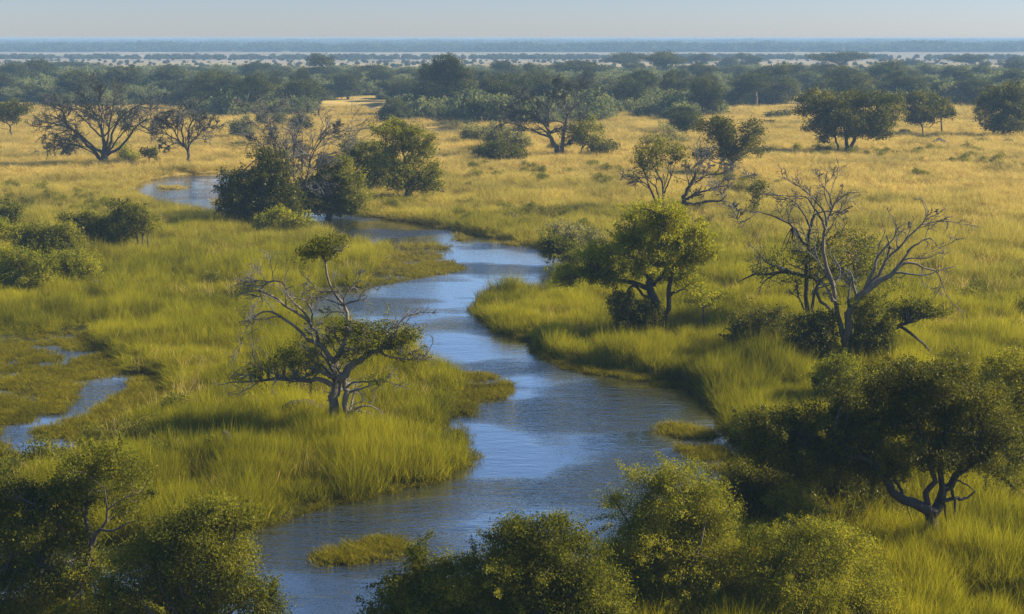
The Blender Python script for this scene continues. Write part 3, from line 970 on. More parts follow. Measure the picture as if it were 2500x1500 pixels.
# --- shrubs and oddments on the far bank
hero('waterside_shrub', 'low dark shrub hanging over the water at the river bend', 'shrub', ZV, (1335, 612), lobes=[(1330, 590, 30, 16), (1368, 596, 28, 12), (1345, 578, 22, 9)], mat='leaf_mid', seed=30)
hero('waterside_shrub', 'grey straggly shrub with bare twigs just above the dark shrub at the bend', 'shrub', ZV, (1390, 590), lobes=[(1400, 565, 40, 18), (1350, 548, 30, 12), (1430, 580, 30, 15)], mat='leaf_grey', seed=31, twigs=2, dens=.5)
hero('waterside_shrub', 'small olive shrub between the river bend and the yellow-green tree', 'shrub', ZV, (1420, 640), lobes=[(1420, 620, 40, 18), (1390, 628, 25, 12)], mat='leaf_mid', seed=32)
hero('snag', 'small splintered dead snag sticking up from the grass above the river bend', 'snag', ZV, (1243, 532),
     limbs=[([(1243, 532), (1240, 522), (1230, 512)], (5, 4, 2), (0, 0)), ([(1243, 532), (1245, 520), (1250, 514)], (4, 3, 2), (0, .2)), ([(1243, 530), (1236, 522), (1240, 512)], (3, 3, 1), (0, .3))], bark='bark', twigs=0, seed=33)
hero('snag', 'grey broken stump at the right foot of the tall spiky dark tree', 'snag', ZV, (1066, 474),
     limbs=[([(1069, 476), (1068, 468), (1072, 462)], (7, 6, 4), (0, 0)), ([(1058, 472), (1062, 464), (1072, 462)], (4, 4, 4), (0, 0))], bark='bark_pale', seed=34)
hero('dead_branch', 'bleached fallen branch lying in golden grass near the left edge', 'branch', ZV, (104, 374),
     limbs=[([(72, 369), (88, 366), (104, 373)], (2, 3, 2), (0, 0)), ([(88, 366), (84, 358)], (2, 1), (0, 0))], bark='bark', seed=35, zsink=0)
hero('log', 'rotten log half hidden in reeds left of the gnarled tree trunk', 'log', ZV, (700, 1000),
     limbs=[([(660, 990), (700, 978), (760, 982), (790, 1000)], (12, 24, 26, 18), (0, 1))], bark='bark_dark', seed=36, zsink=.1)
hero('snag', 'blackened stump standing in the reeds lower left of the gnarled tree', 'snag', ZV, (548, 1090),
     limbs=[([(550, 1095), (548, 1065), (540, 1045)], (26, 22, 14), (0, 0)), ([(550, 1090), (556, 1070)], (14, 10), (0, 0))], bark='bark_dark', seed=37)

# --- foreground
hero('foreground_tree', 'big leafy tree filling the lower left corner with a pale zigzag branch showing', 'tree', Z7, (540, 1500), Y=45.5,
     lobes=[(600, 560, 170, 65), (730, 610, 120, 80), (470, 640, 130, 80), (400, 730, 110, 70), (800, 720, 90, 60), (150, 800, 150, 80), (300, 800, 130, 70), (50, 680, 90, 70), (60, 950, 110, 120),
            (250, 950, 160, 90), (420, 900, 120, 80), (180, 1090, 200, 90), (540, 760, 110, 60), (-50, 800, 100, 100), (380, 1050, 130, 70), (740, 840, 90, 50), (480, 980, 90, 60),
            (280, 1230, 260, 90), (-20, 1250, 150, 120), (560, 1200, 170, 80), (180, 1380, 250, 90), (480, 1400, 200, 90)],
     limbs=[([(540, 1560), (545, 1200), (550, 1040), (600, 985), (650, 900), (640, 800), (630, 715)], (60, 44, 34, 24, 18, 14, 6), (0, -1.2)),
            ([(560, 1060), (600, 980), (680, 980), (740, 950), (820, 920)], (26, 20, 14, 10, 4), (-.5, -1.6)),
            ([(640, 860), (760, 780), (850, 750), (890, 690), (920, 650)], (8, 7, 6, 5, 2), (-1, -1.2)),
            ([(545, 1200), (400, 1000), (250, 850), (120, 780)], (36, 28, 18, 8)), ([(550, 1040), (520, 850), (560, 650), (600, 560)], (26, 20, 12, 5)), ([(545, 1300), (300, 1200), (60, 1100), (-60, 950)], (36, 26, 16, 8))],
     mat='leaf_mid', bark='bark', dens=.85, seed=40, gap=.28, spacing=.42)
hero('foreground_tree', 'rounded leafy tree at the bottom left, right of the corner tree, edging the water', 'tree', Z7, (1150, 1560), Y=43.5,
     lobes=[(1300, 860, 150, 65), (1430, 910, 120, 70), (1150, 900, 110, 60), (1090, 980, 150, 80), (1330, 1040, 180, 100), (980, 1070, 150, 80), (1190, 1170, 200, 110), (1430, 1170, 140, 110),
            (1520, 1360, 150, 110), (1300, 1370, 230, 110), (1000, 1240, 190, 110), (830, 1120, 140, 80), (820, 1340, 190, 120), (1080, 1420, 220, 90), (700, 1450, 180, 80), (1600, 1470, 120, 60)],
     mat='leaf_mid', bark='bark', dens=.9, seed=41, gap=.27, spacing=.42, wood=1)
hero('foreground_bush', 'low spreading leafy bush at the bottom centre with pale sprigs at its left end', 'bush', Z8, (1250, 1330), Y=43.0,
     lobes=[(1280, 830, 100, 45), (1410, 880, 150, 70), (1200, 890, 100, 55), (1530, 900, 70, 55), (990, 985, 70, 35), (850, 1020, 110, 40), (760, 1070, 100, 50), (1000, 1080, 180, 70),
            (1300, 1000, 210, 90), (1560, 1020, 150, 90), (880, 1170, 220, 70), (1300, 1150, 280, 90), (1620, 1160, 170, 80), (800, 950, 22, 35), (1450, 800, 25, 25), (700, 1230, 150, 50), (1100, 1260, 300, 60)],
     mat='leaf_mid', bark='bark', dens=.85, seed=42, gap=.24, wood=.8, spacing=.40)
hero('foreground_bush', 'tall dome-shaped feathery light green bush at the bottom, right of centre', 'bush', Z8, (2020, 1290), Y=47.0,
     lobes=[(2000, 580, 110, 50), (1860, 620, 100, 50), (2010, 680, 170, 90), (2150, 720, 110, 90), (1850, 740, 140, 80), (2100, 830, 170, 100), (2200, 860, 90, 110), (1900, 880, 180, 90), (2050, 960, 200, 80),
            (1700, 690, 60, 20), (1760, 1050, 120, 70), (1980, 1080, 200, 80), (2150, 1040, 120, 90)],
     mat='leaf_light', bark='bark', dens=.8, seed=43, gap=.24, wood=.8, spacing=.38, aspect=.4)
hero('foreground_bush', 'low pale-green bush mass along the bottom, between the dome-shaped bush and the tall grass corner', 'bush', Z9, (800, 1560), Y=46.0,
     lobes=[(640, 1100, 110, 50), (880, 1060, 120, 40), (500, 1230, 140, 60), (800, 1150, 190, 70), (1000, 1130, 130, 55), (740, 1280, 240, 90), (990, 1280, 190, 80), (500, 1390, 240, 80), (880, 1410, 290, 80),
            (1130, 1390, 140, 70), (200, 1420, 200, 70), (1220, 1470, 90, 40)],
     mat='leaf_light', bark='bark', dens=.85, seed=44, gap=.16, wood=.7, spacing=.38, aspect=.4)
hero('sapling', 'slender sapling with a thin white stem in front of the big dark tree', 'tree', Z9, (700, 1130), Y=52.5,
     lobes=[(745, 820, 60, 40), (700, 890, 100, 50), (780, 945, 55, 40), (640, 880, 50, 35), (700, 960, 60, 30)],
     limbs=[([(700, 1130), (703, 1040), (710, 960), (745, 860)], (10, 9, 8, 4)), ([(708, 960), (660, 900), (620, 870)], (5, 4, 2)), ([(712, 950), (780, 930), (800, 920)], (5, 4, 2))],
     mat='leaf_light', bark='bark_pale', dens=.6, seed=45, gap=.36)
hero('spreading_tree', 'huge dark spreading tree on the right with crooked black limbs under its crown', 'tree', Z9, (1430, 1070),
     lobes=[(650, 510, 110, 50), (560, 640, 100, 70), (800, 480, 140, 70), (820, 620, 220, 90), (1000, 350, 120, 60), (1050, 480, 190, 100), (1200, 310, 190, 70), (1350, 440, 200, 110),
            (1300, 600, 230, 100), (1500, 320, 170, 80), (1600, 450, 140, 100), (1550, 600, 170, 90), (1690, 600, 120, 110), (1740, 720, 90, 70), (1080, 680, 150, 50), (1480, 230, 150, 40), (700, 700, 140, 50),
            (950, 560, 200, 90), (1450, 700, 150, 40), (620, 560, 160, 110), (700, 620, 190, 110), (1750, 520, 130, 120), (850, 720, 200, 70), (900, 690, 180, 60), (1180, 740, 130, 50), (1400, 250, 160, 50), (1650, 350, 140, 70)],
     limbs=[([(1430, 1080), (1435, 1000), (1450, 920), (1490, 850), (1560, 770), (1620, 640)], (84, 74, 62, 48, 36, 12)),
            ([(1440, 960), (1380, 930), (1300, 895), (1230, 850), (1190, 780), (1100, 680), (950, 600), (800, 560)], (56, 52, 44, 40, 34, 26, 18, 8)),
            ([(1410, 930), (1400, 850), (1440, 790), (1400, 650), (1350, 480)], (32, 30, 26, 20, 8)),
            ([(1290, 890), (1250, 800), (1210, 740)], (20, 16, 10)),
            ([(1475, 900), (1530, 885), (1600, 885), (1655, 850)], (24, 20, 16, 7)),
            ([(1530, 820), (1548, 900), (1550, 1010)], (18, 14, 7), (0, .3)), ([(1490, 890), (1500, 950), (1506, 1020)], (12, 10, 6), (0, .3)),
            ([(1560, 790), (1620, 820), (1655, 850)], (10, 8, 5)), ([(1190, 790), (1300, 795)], (8, 6)),
            ([(1300, 920), (1320, 980), (1330, 1010)], (6, 5, 3)), ([(1480, 870), (1480, 700), (1500, 500), (1500, 320)], (34, 26, 18, 8)), ([(1560, 770), (1680, 680), (1740, 640)], (24, 18, 8))],
     mat='leaf_dark', bark='bark_dark', dens=.8, seed=46, gap=.24, spacing=.46, bottom=.6, depth=.9)
hero('understory_bush', 'dark bushy undergrowth shrub beneath the left side of the huge spreading tree', 'bush', Z9, (900, 1060), Y=56.5,
     lobes=[(850, 790, 220, 100), (1060, 820, 150, 100), (830, 930, 260, 110), (1100, 940, 150, 100), (950, 1030, 260, 70), (1230, 990, 120, 60)], gap=.2, mat='leaf_dark', seed=47, dens=.8, spacing=.45)
hero('understory_bush', 'black shaded bush between the dome-shaped light bush and the slender sapling', 'bush', Z9, (480, 1080), Y=54.5,
     gap=.2, lobes=[(500, 810, 160, 110), (460, 950, 150, 120), (440, 1060, 160, 110), (600, 800, 110, 60), (400, 850, 70, 45), (560, 1010, 120, 70), (640, 950, 90, 90)], mat='leaf_dark', seed=48, dens=.8, spacing=.45)
hero('edge_tree', 'olive tree cut by the right picture edge, rising above the huge spreading tree', 'tree', Z9, (1880, 900), Y=62,
     lobes=[(1850, 200, 130, 70), (1750, 300, 120, 70), (1880, 330, 130, 90), (1880, 500, 110, 120), (1870, 650, 90, 90), (1960, 420, 120, 120)], mat='leaf_mid', seed=49, dens=.8, spacing=.46)
hero('waterside_shrub', 'bright rounded green shrub between the pale forked tree and the huge spreading tree', 'shrub', Z9, (950, 360),
     lobes=[(950, 200, 110, 50), (880, 240, 80, 60), (1050, 250, 100, 45), (980, 290, 110, 50)], mat='leaf_green', seed=50, dens=.8)
hero('edge_bush', 'dark bush on the right edge beside the trunk of the huge spreading tree', 'bush', Z9, (1860, 1010), Y=58,
     lobes=[(1830, 850, 110, 50), (1880, 940, 120, 60), (1800, 960, 70, 50)], mat='leaf_dark', seed=51, dens=.8)

# --- middle distance on the golden plain
hero('plains_tree', 'wide bare fan-shaped tree, the largest on the left golden plain', 'tree', ZA, (745, 985),
     limbs=[([(745, 985), (745, 900), (735, 830), (700, 700), (650, 600), (600, 520)], (54, 48, 24, 18, 12, 4)),
            ([(730, 970), (660, 900), (580, 810), (480, 720), (400, 660), (290, 640)], (34, 26, 20, 16, 10, 4)),
            ([(735, 920), (640, 850), (540, 760), (420, 720), (330, 740)], (22, 18, 14, 9, 4)),
            ([(755, 930), (790, 840), (800, 760), (860, 660), (940, 600), (1040, 560)], (26, 20, 16, 12, 8, 4)),
            ([(760, 930), (850, 880), (920, 790), (1000, 700), (1100, 660)], (24, 18, 14, 9, 4)),
            ([(750, 900), (780, 700), (800, 600), (820, 500)], (18, 14, 10, 4)), ([(720, 800), (600, 680), (500, 600), (400, 580)], (14, 11, 8, 4)),
            ([(745, 900), (700, 620), (720, 500), (760, 440)], (14, 10, 7, 3)), ([(760, 920), (880, 760), (960, 720), (1060, 740)], (14, 10, 7, 3)),
            ([(740, 960), (600, 880), (500, 850), (420, 850)], (12, 8, 6, 3)), ([(730, 900), (560, 860), (440, 800), (380, 800)], (10, 8, 5, 3))],
     bark='bark_dark', twigs=6, twig_mat='twig_dark', seed=60, tw_up=.12)
hero('plains_tree', 'slimmer bare tree with a narrow trunk right of the wide fan-shaped tree', 'tree', ZA, (1345, 985),
     limbs=[([(1345, 985), (1330, 900), (1280, 840), (1200, 790), (1140, 770)], (26, 20, 15, 9, 4)), ([(1335, 930), (1345, 850), (1400, 800), (1450, 740), (1540, 720)], (20, 16, 12, 8, 3)),
            ([(1310, 870), (1290, 760), (1300, 680), (1250, 600)], (16, 12, 8, 3)), ([(1345, 860), (1340, 740), (1380, 650), (1360, 570)], (13, 10, 7, 3)), ([(1280, 840), (1220, 720), (1160, 660)], (12, 8, 3)),
            ([(1400, 800), (1420, 700), (1440, 620)], (10, 7, 3)), ([(1250, 840), (1190, 870), (1140, 880)], (7, 5, 3))],
     bark='bark_dark', twigs=6, twig_mat='twig_dark', seed=61, tw_up=.15)
hero('plains_tree', 'bare twisted tree with a leaning double trunk among bushes in the centre distance', 'tree', ZB, (1650, 920),
     limbs=[([(1650, 920), (1600, 830), (1560, 740), (1500, 660), (1480, 620)], (50, 36, 26, 16, 6)), ([(1660, 920), (1670, 800), (1690, 700), (1720, 620), (1800, 540), (1850, 480)], (34, 28, 22, 16, 10, 4)),
            ([(1560, 740), (1570, 640), (1560, 560), (1600, 480)], (20, 14, 9, 4)), ([(1590, 810), (1450, 750), (1330, 710), (1230, 690)], (22, 14, 8, 4)),
            ([(1500, 660), (1450, 570), (1390, 510), (1340, 460)], (13, 9, 6, 3)), ([(1700, 670), (1800, 650), (1850, 700)], (12, 8, 3)), ([(1670, 870), (1730, 830)], (12, 6)),
            ([(1700, 640), (1680, 540), (1700, 450)], (12, 8, 3)), ([(1560, 700), (1400, 620), (1300, 600)], (12, 8, 3)), ([(1600, 520), (1640, 440), (1600, 400)], (9, 6, 3))],
     bark='bark', twigs=6, twig_mat='twig_dark', seed=62, tw_up=.15)
hero('plains_tree', 'small rounded olive tree just right of the twisted double-trunk bare tree', 'tree', ZB, (1790, 920),
     lobes=[(1770, 750, 70, 60), (1850, 740, 90, 70), (1900, 800, 70, 60), (1800, 810, 90, 50)], mat='leaf_mid', bark='bark_dark', seed=63, dens=.6, wood=1)
hero('plains_bush', 'dark low bush at the right side of the small rounded olive tree', 'bush', ZB, (1960, 920), lobes=[(1960, 860, 100, 35), (2020, 880, 50, 20)], mat='leaf_dark', seed=64)
hero('plains_bush', 'wide black-green low bush left of the twisted double-trunk bare tree', 'bush', ZB, (1250, 950),
     lobes=[(1120, 900, 65, 35), (1230, 880, 110, 45), (1370, 900, 90, 35), (1290, 910, 150, 30)], mat='leaf_dark', seed=65)
hero('plains_bush', 'grey-green feathery bush behind the wide black-green low bush', 'bush', ZB, (1270, 880), lobes=[(1250, 790, 110, 60), (1340, 820, 80, 50), (1180, 800, 60, 40)], mat='leaf_grey', seed=66)
hero('plains_bush', 'grey-green bush at the edge of the far water channel in the centre distance', 'bush', ZB, (1050, 830), lobes=[(1060, 750, 90, 45), (1010, 780, 50, 40), (1120, 780, 70, 40), (1180, 750, 50, 40)], mat='leaf_grey', seed=67)
hero('plains_tree', 'round dark tree left of the twisted bare tree with bushes at its foot', 'tree', ZB, (1090, 700), lobes=[(1040, 590, 65, 40), (1110, 620, 80, 60), (1060, 650, 60, 30), (1180, 600, 50, 40)], mat='leaf_dark', seed=68, wood=1)
hero('lone_tree', 'tall massive dark tree rising above the woods in the centre distance', 'tree', ZB, (850, 640),
     lobes=[(860, 270, 95, 50), (810, 330, 90, 50), (730, 350, 80, 55), (860, 400, 130, 80), (950, 400, 90, 80), (780, 480, 140, 90), (900, 520, 130, 90), (680, 540, 100, 60), (800, 590, 180, 60), (970, 500, 70, 80), (920, 330, 60, 40)],
     mat='leaf_woods', seed=69, dens=.9, wood=1, gap=.25)
hero('plains_bush', 'dark rounded bush at the left foot of the tall massive tree by the far channel', 'bush', ZB, (450, 690), lobes=[(460, 580, 75, 45), (420, 640, 60, 40), (520, 620, 70, 50)], mat='leaf_woods', seed=70)
hero('lone_tree', 'broad umbrella-shaped acacia with two dark trunks standing alone on the right golden plain', 'tree', ZC, (1280, 845),
     lobes=[(1050, 500, 90, 50), (1010, 580, 70, 40), (1150, 560, 120, 60), (1290, 530, 150, 70), (1450, 520, 120, 60), (1570, 520, 80, 60), (1600, 600, 60, 70), (1200, 650, 130, 70), (1350, 640, 160, 70), (1500, 640, 120, 80),
            (1120, 690, 90, 50), (1500, 730, 80, 40), (1130, 770, 50, 30), (1250, 720, 110, 50), (1400, 730, 90, 40)],
     limbs=[([(1280, 845), (1285, 790), (1290, 700), (1330, 560)], (32, 22, 16, 8)), ([(1285, 845), (1320, 800), (1360, 730), (1450, 600), (1540, 520)], (26, 22, 16, 11, 5)), ([(1230, 845), (1215, 790), (1180, 700), (1080, 560)], (14, 12, 10, 5))],
     mat='leaf_dark', bark='bark_dark', seed=71, dens=.8, gap=.28, bottom=.5)
hero('lone_tree', 'rounded acacia directly behind and above the broad umbrella-shaped acacia', 'tree', ZC, (1320, 560),
     lobes=[(1250, 390, 90, 60), (1360, 400, 100, 60), (1310, 460, 140, 60), (1420, 460, 60, 50)], mat='leaf_woods', seed=72, dens=.9)
hero('lone_tree', 'acacia with two thin separate pale trunks right of the broad umbrella-shaped acacia', 'tree', ZC, (1800, 740),
     lobes=[(1780, 500, 110, 40), (1870, 540, 110, 50), (1740, 570, 90, 50), (1850, 600, 150, 50), (1950, 590, 60, 50), (1720, 640, 60, 30), (1790, 640, 80, 30)],
     limbs=[([(1802, 740), (1790, 690), (1785, 650), (1830, 590)], (10, 8, 8, 5)), ([(1920, 715), (1918, 660), (1920, 600)], (10, 9, 6)), ([(1840, 695), (1870, 665), (1918, 650)], (5, 5, 5)), ([(1790, 690), (1740, 600), (1740, 560)], (7, 6, 4))],
     mat='leaf_dark', bark='bark', seed=73, dens=.8, bottom=.4)
hero('lone_tree', 'heavy dark tree cut by the right picture edge on the golden plain', 'tree', ZC, (2330, 745),
     lobes=[(2260, 500, 120, 70), (2370, 460, 90, 60), (2300, 600, 130, 80), (2420, 560, 110, 90), (2380, 670, 130, 60), (2260, 680, 70, 30), (2470, 650, 60, 80), (2420, 450, 80, 50)],
     mat='leaf_dark', bark='bark_dark', seed=74, dens=.9, wood=1, gap=.25)
hero('lone_tree', 'flat-topped acacia with a thin crooked trunk at the far left edge', 'tree', ZA, (80, 795),
     lobes=[(60, 590, 130, 35), (-20, 620, 90, 50), (130, 620, 70, 30), (50, 650, 70, 25), (120, 680, 40, 20), (20, 680, 60, 25)],
     limbs=[([(80, 795), (72, 740), (60, 710), (20, 680), (0, 640)], (14, 12, 9, 7, 4)), ([(66, 725), (100, 690), (110, 640)], (7, 5, 3)), ([(55, 745), (20, 740), (0, 735)], (4, 4, 3))], mat='leaf_dark', bark='bark_dark', seed=75, dens=.8, bottom=.4)
hero('sapling', 'tiny one-sided sapling on the plain between the wide and the slimmer bare trees', 'tree', ZA, (1058, 980),
     lobes=[(1050, 905, 38, 18), (1075, 915, 22, 14)], limbs=[([(1056, 980), (1062, 945), (1065, 915)], (10, 8, 4)), ([(1062, 950), (1035, 920)], (5, 3))], mat='leaf_dark', bark='bark_dark', seed=76)
hero('plains_bush', 'small green bush at the right foot of the wide fan-shaped bare tree', 'bush', ZA, (895, 975), lobes=[(890, 920, 45, 30), (930, 935, 40, 25), (880, 880, 30, 20)], mat='leaf_green', seed=77, dens=.6)
hero('plains_bush', 'spiky grey bush standing alone above the upper pool', 'bush', ZA, (1690, 800), lobes=[(1690, 730, 55, 45), (1750, 720, 50, 50), (1670, 700, 50, 30)], mat='leaf_grey', seed=78, dens=.6, twigs=2, twig_mat='twig_dark')
hero('plains_tree', 'dark flat-crowned tree behind the top of the pale bare fan tree', 'tree', Z1, (650, 240), lobes=[(640, 110, 120, 38), (560, 130, 60, 30), (730, 130, 70, 30)], mat='leaf_woods', seed=79, wood=1)
hero('plains_tree', 'small dark tree to the right behind the top of the pale bare fan tree', 'tree', Z1, (880, 260), lobes=[(880, 170, 65, 50), (920, 120, 70, 40), (1000, 150, 60, 50)], mat='leaf_woods', seed=80, wood=1)
hero('plains_tree', 'grey-green small tree behind the yellow-topped feathery tree', 'tree', Z2, (850, 480), lobes=[(780, 290, 80, 40), (820, 370, 100, 50), (960, 420, 70, 50), (1010, 470, 70, 30)], mat='leaf_grey', seed=81, dens=.6)
hero('plains_tree', 'dark thin-trunked tree at the wood edge left of the lopsided lobed tree', 'tree', Z2, (1060, 400), lobes=[(990, 130, 110, 50), (1080, 190, 120, 70), (900, 230, 90, 50), (1050, 260, 150, 40)], mat='leaf_woods', seed=82, wood=.5)
hero('lone_tree', 'two-tiered spreading tree with a pale trunk behind the wide fan-shaped bare tree', 'tree', ZA, (880, 520),
     lobes=[(900, 340, 100, 35), (840, 370, 100, 40), (720, 410, 110, 50), (640, 440, 80, 50), (780, 450, 130, 40), (950, 370, 70, 40), (900, 420, 90, 50)],
     limbs=[([(882, 520), (888, 470), (850, 430), (820, 390)], (12, 9, 6, 3)), ([(888, 470), (920, 440), (950, 380)], (6, 5, 3)), ([(870, 500), (780, 470), (680, 430)], (8, 6, 3))], mat='leaf_woods', seed=83, dens=.8, bottom=.5)


# --- termite mound
def mound():
    b = G(2270, 352)
    rng = np.random.default_rng(9)
    s = ppm(b[1])
    n, mth = 36, 14
    V = []
    for i in range(mth):
        t = i / (mth - 1)
        for j in range(n):
            a = j / n * 2 * math.pi
            R = (1 - t) ** .8 * (34 / s) * (1 + .25 * math.sin(a * 2 + 1) + .1 * math.sin(a * 5))
            z = 20 / s * (t ** 1.25) * 1.0
            k = np.array([[math.cos(a) * 2 + 5, math.sin(a) * 2 + 5, t * 5]])
            R *= 1 + .35 * (noise3(k, 4)[0] - .5)
            V.append((math.cos(a) * R - t * 3 / s, math.sin(a) * R, z - .1))
    Q = [[i * n + j, i * n + (j + 1) % n, (i + 1) * n + (j + 1) % n, (i + 1) * n + j] for i in range(mth - 1) for j in range(n)]
    o = link('termite_mound', mesh_quads('termite_mound', np.array(V), np.array(Q), M['mound'], True), None, b)
    tag(o, 'dark pointed termite mound on the golden plain at the right', 'termite mound')


mound()

# ------------------------------------------------------------------ the hazy woodland belt: prototypes copied tree by tree
def proto(seed, kind):
    """unit tree, 10 m tall, crown about 10 m wide"""
    rng = np.random.default_rng(seed)
    if kind == 'umbrella':
        lob = [(rng.uniform(-3.6, 3.6), rng.uniform(-3, 3), rng.uniform(5.6, 8.2), rng.uniform(1.7, 2.6), rng.uniform(1.6, 2.4), rng.uniform(1.0, 1.6)) for _ in range(11)] + [(0, 0, 8.2, 2.6, 2.4, 1.6)]
    elif kind == 'round':
        lob = [(rng.uniform(-2.6, 2.6), rng.uniform(-2.4, 2.4), rng.uniform(3.2, 7.8), rng.uniform(1.8, 2.7), rng.uniform(1.8, 2.6), rng.uniform(1.5, 2.1)) for _ in range(9)] + [(0, 0, 7.6, 2.2, 2.2, 2.2)]
    elif kind == 'tall':
        lob = [(rng.uniform(-1.8, 1.8) * (1.3 - z / 12), rng.uniform(-1.6, 1.6), z, rng.uniform(1.5, 2.3), rng.uniform(1.5, 2.2), rng.uniform(1.3, 1.9)) for z in np.linspace(2.5, 8.4, 9)]
    else:                                   # tiered
        lob = [(rng.uniform(-3.4, 3.4), rng.uniform(-2.4, 2.4), rng.uniform(2.5, 6.5), rng.uniform(1.6, 2.4), rng.uniform(1.5, 2.2), rng.uniform(1.0, 1.6)) for _ in range(8)] + [(1.2, 0, 8.2, 2.2, 2, 1.4), (.2, .3, 7.4, 2.4, 2, 1.2)]
    cl = lobe_clusters(lob, .75, rng, .6, seed, .2)
    pts = np.repeat(cl, 34, 0)
    pts = pts + rng.normal(size=pts.shape) * .36
    c = leaves(pts, .27, rng, .7)
    P, R = [], []
    top = 1.6 if kind != 'umbrella' else 3.2
    for q in lob:
        q = np.array(q[:3])
        pp, rr = resample([(0, 0, -.3), (rng.normal() * .15, 0, top), (q + [0, 0, top]) / 2 * [.8, .8, 1], q], [.34, .24, .14, .05], 8)
        P.append(pp)
        R.append(rr)
    return mesh_quads('woodland_crown', *c, M['leaf_woods']), mesh_quads('woodland_trunk', *tubes(np.array(P), np.array(R), 5), M['bark'], True)


PROTO = {k: [proto(200 + 10 * i + j, k) for j in range(3)] for i, k in enumerate(('umbrella', 'round', 'tall', 'tiered'))}
srcs = {}


def belt_tree(px, top, base, w, kind, label, group=None, rng=np.random.default_rng(5)):
    b = G(px, base)
    s = ppm(b[1])
    h = A(px, top, b[1])[2] * (1.05 if not group else 1.0)
    v = int(rng.integers(3))
    key = (kind, v)
    if key not in srcs:
        o = bpy.data.objects.new('woodland_tree', None)
        c = bpy.data.objects.new('crown', PROTO[kind][v][0])
        t = bpy.data.objects.new('trunk', PROTO[kind][v][1])
        srcs[key] = (o, t, c)
        cp = (o, t, c)
    else:
        cp = tuple(x.copy() for x in srcs[key])
    o, t, c = cp
    for x in cp:
        COL.objects.link(x)
    t.parent = o
    c.parent = o
    o.location = b
    wid = {'umbrella': 10.0, 'round': 8.5, 'tall': 6.0, 'tiered': 9.0}[kind]
    sx = w / s / wid * (1.22 if not group else 1.0)
    o.scale = (sx, sx, h / 9.6)
    o.rotation_euler = (0, 0, float(rng.uniform(0, 6.28)))
    tag(o, label, 'tree', group)
    if not group and 'group' in o:
        del o['group']


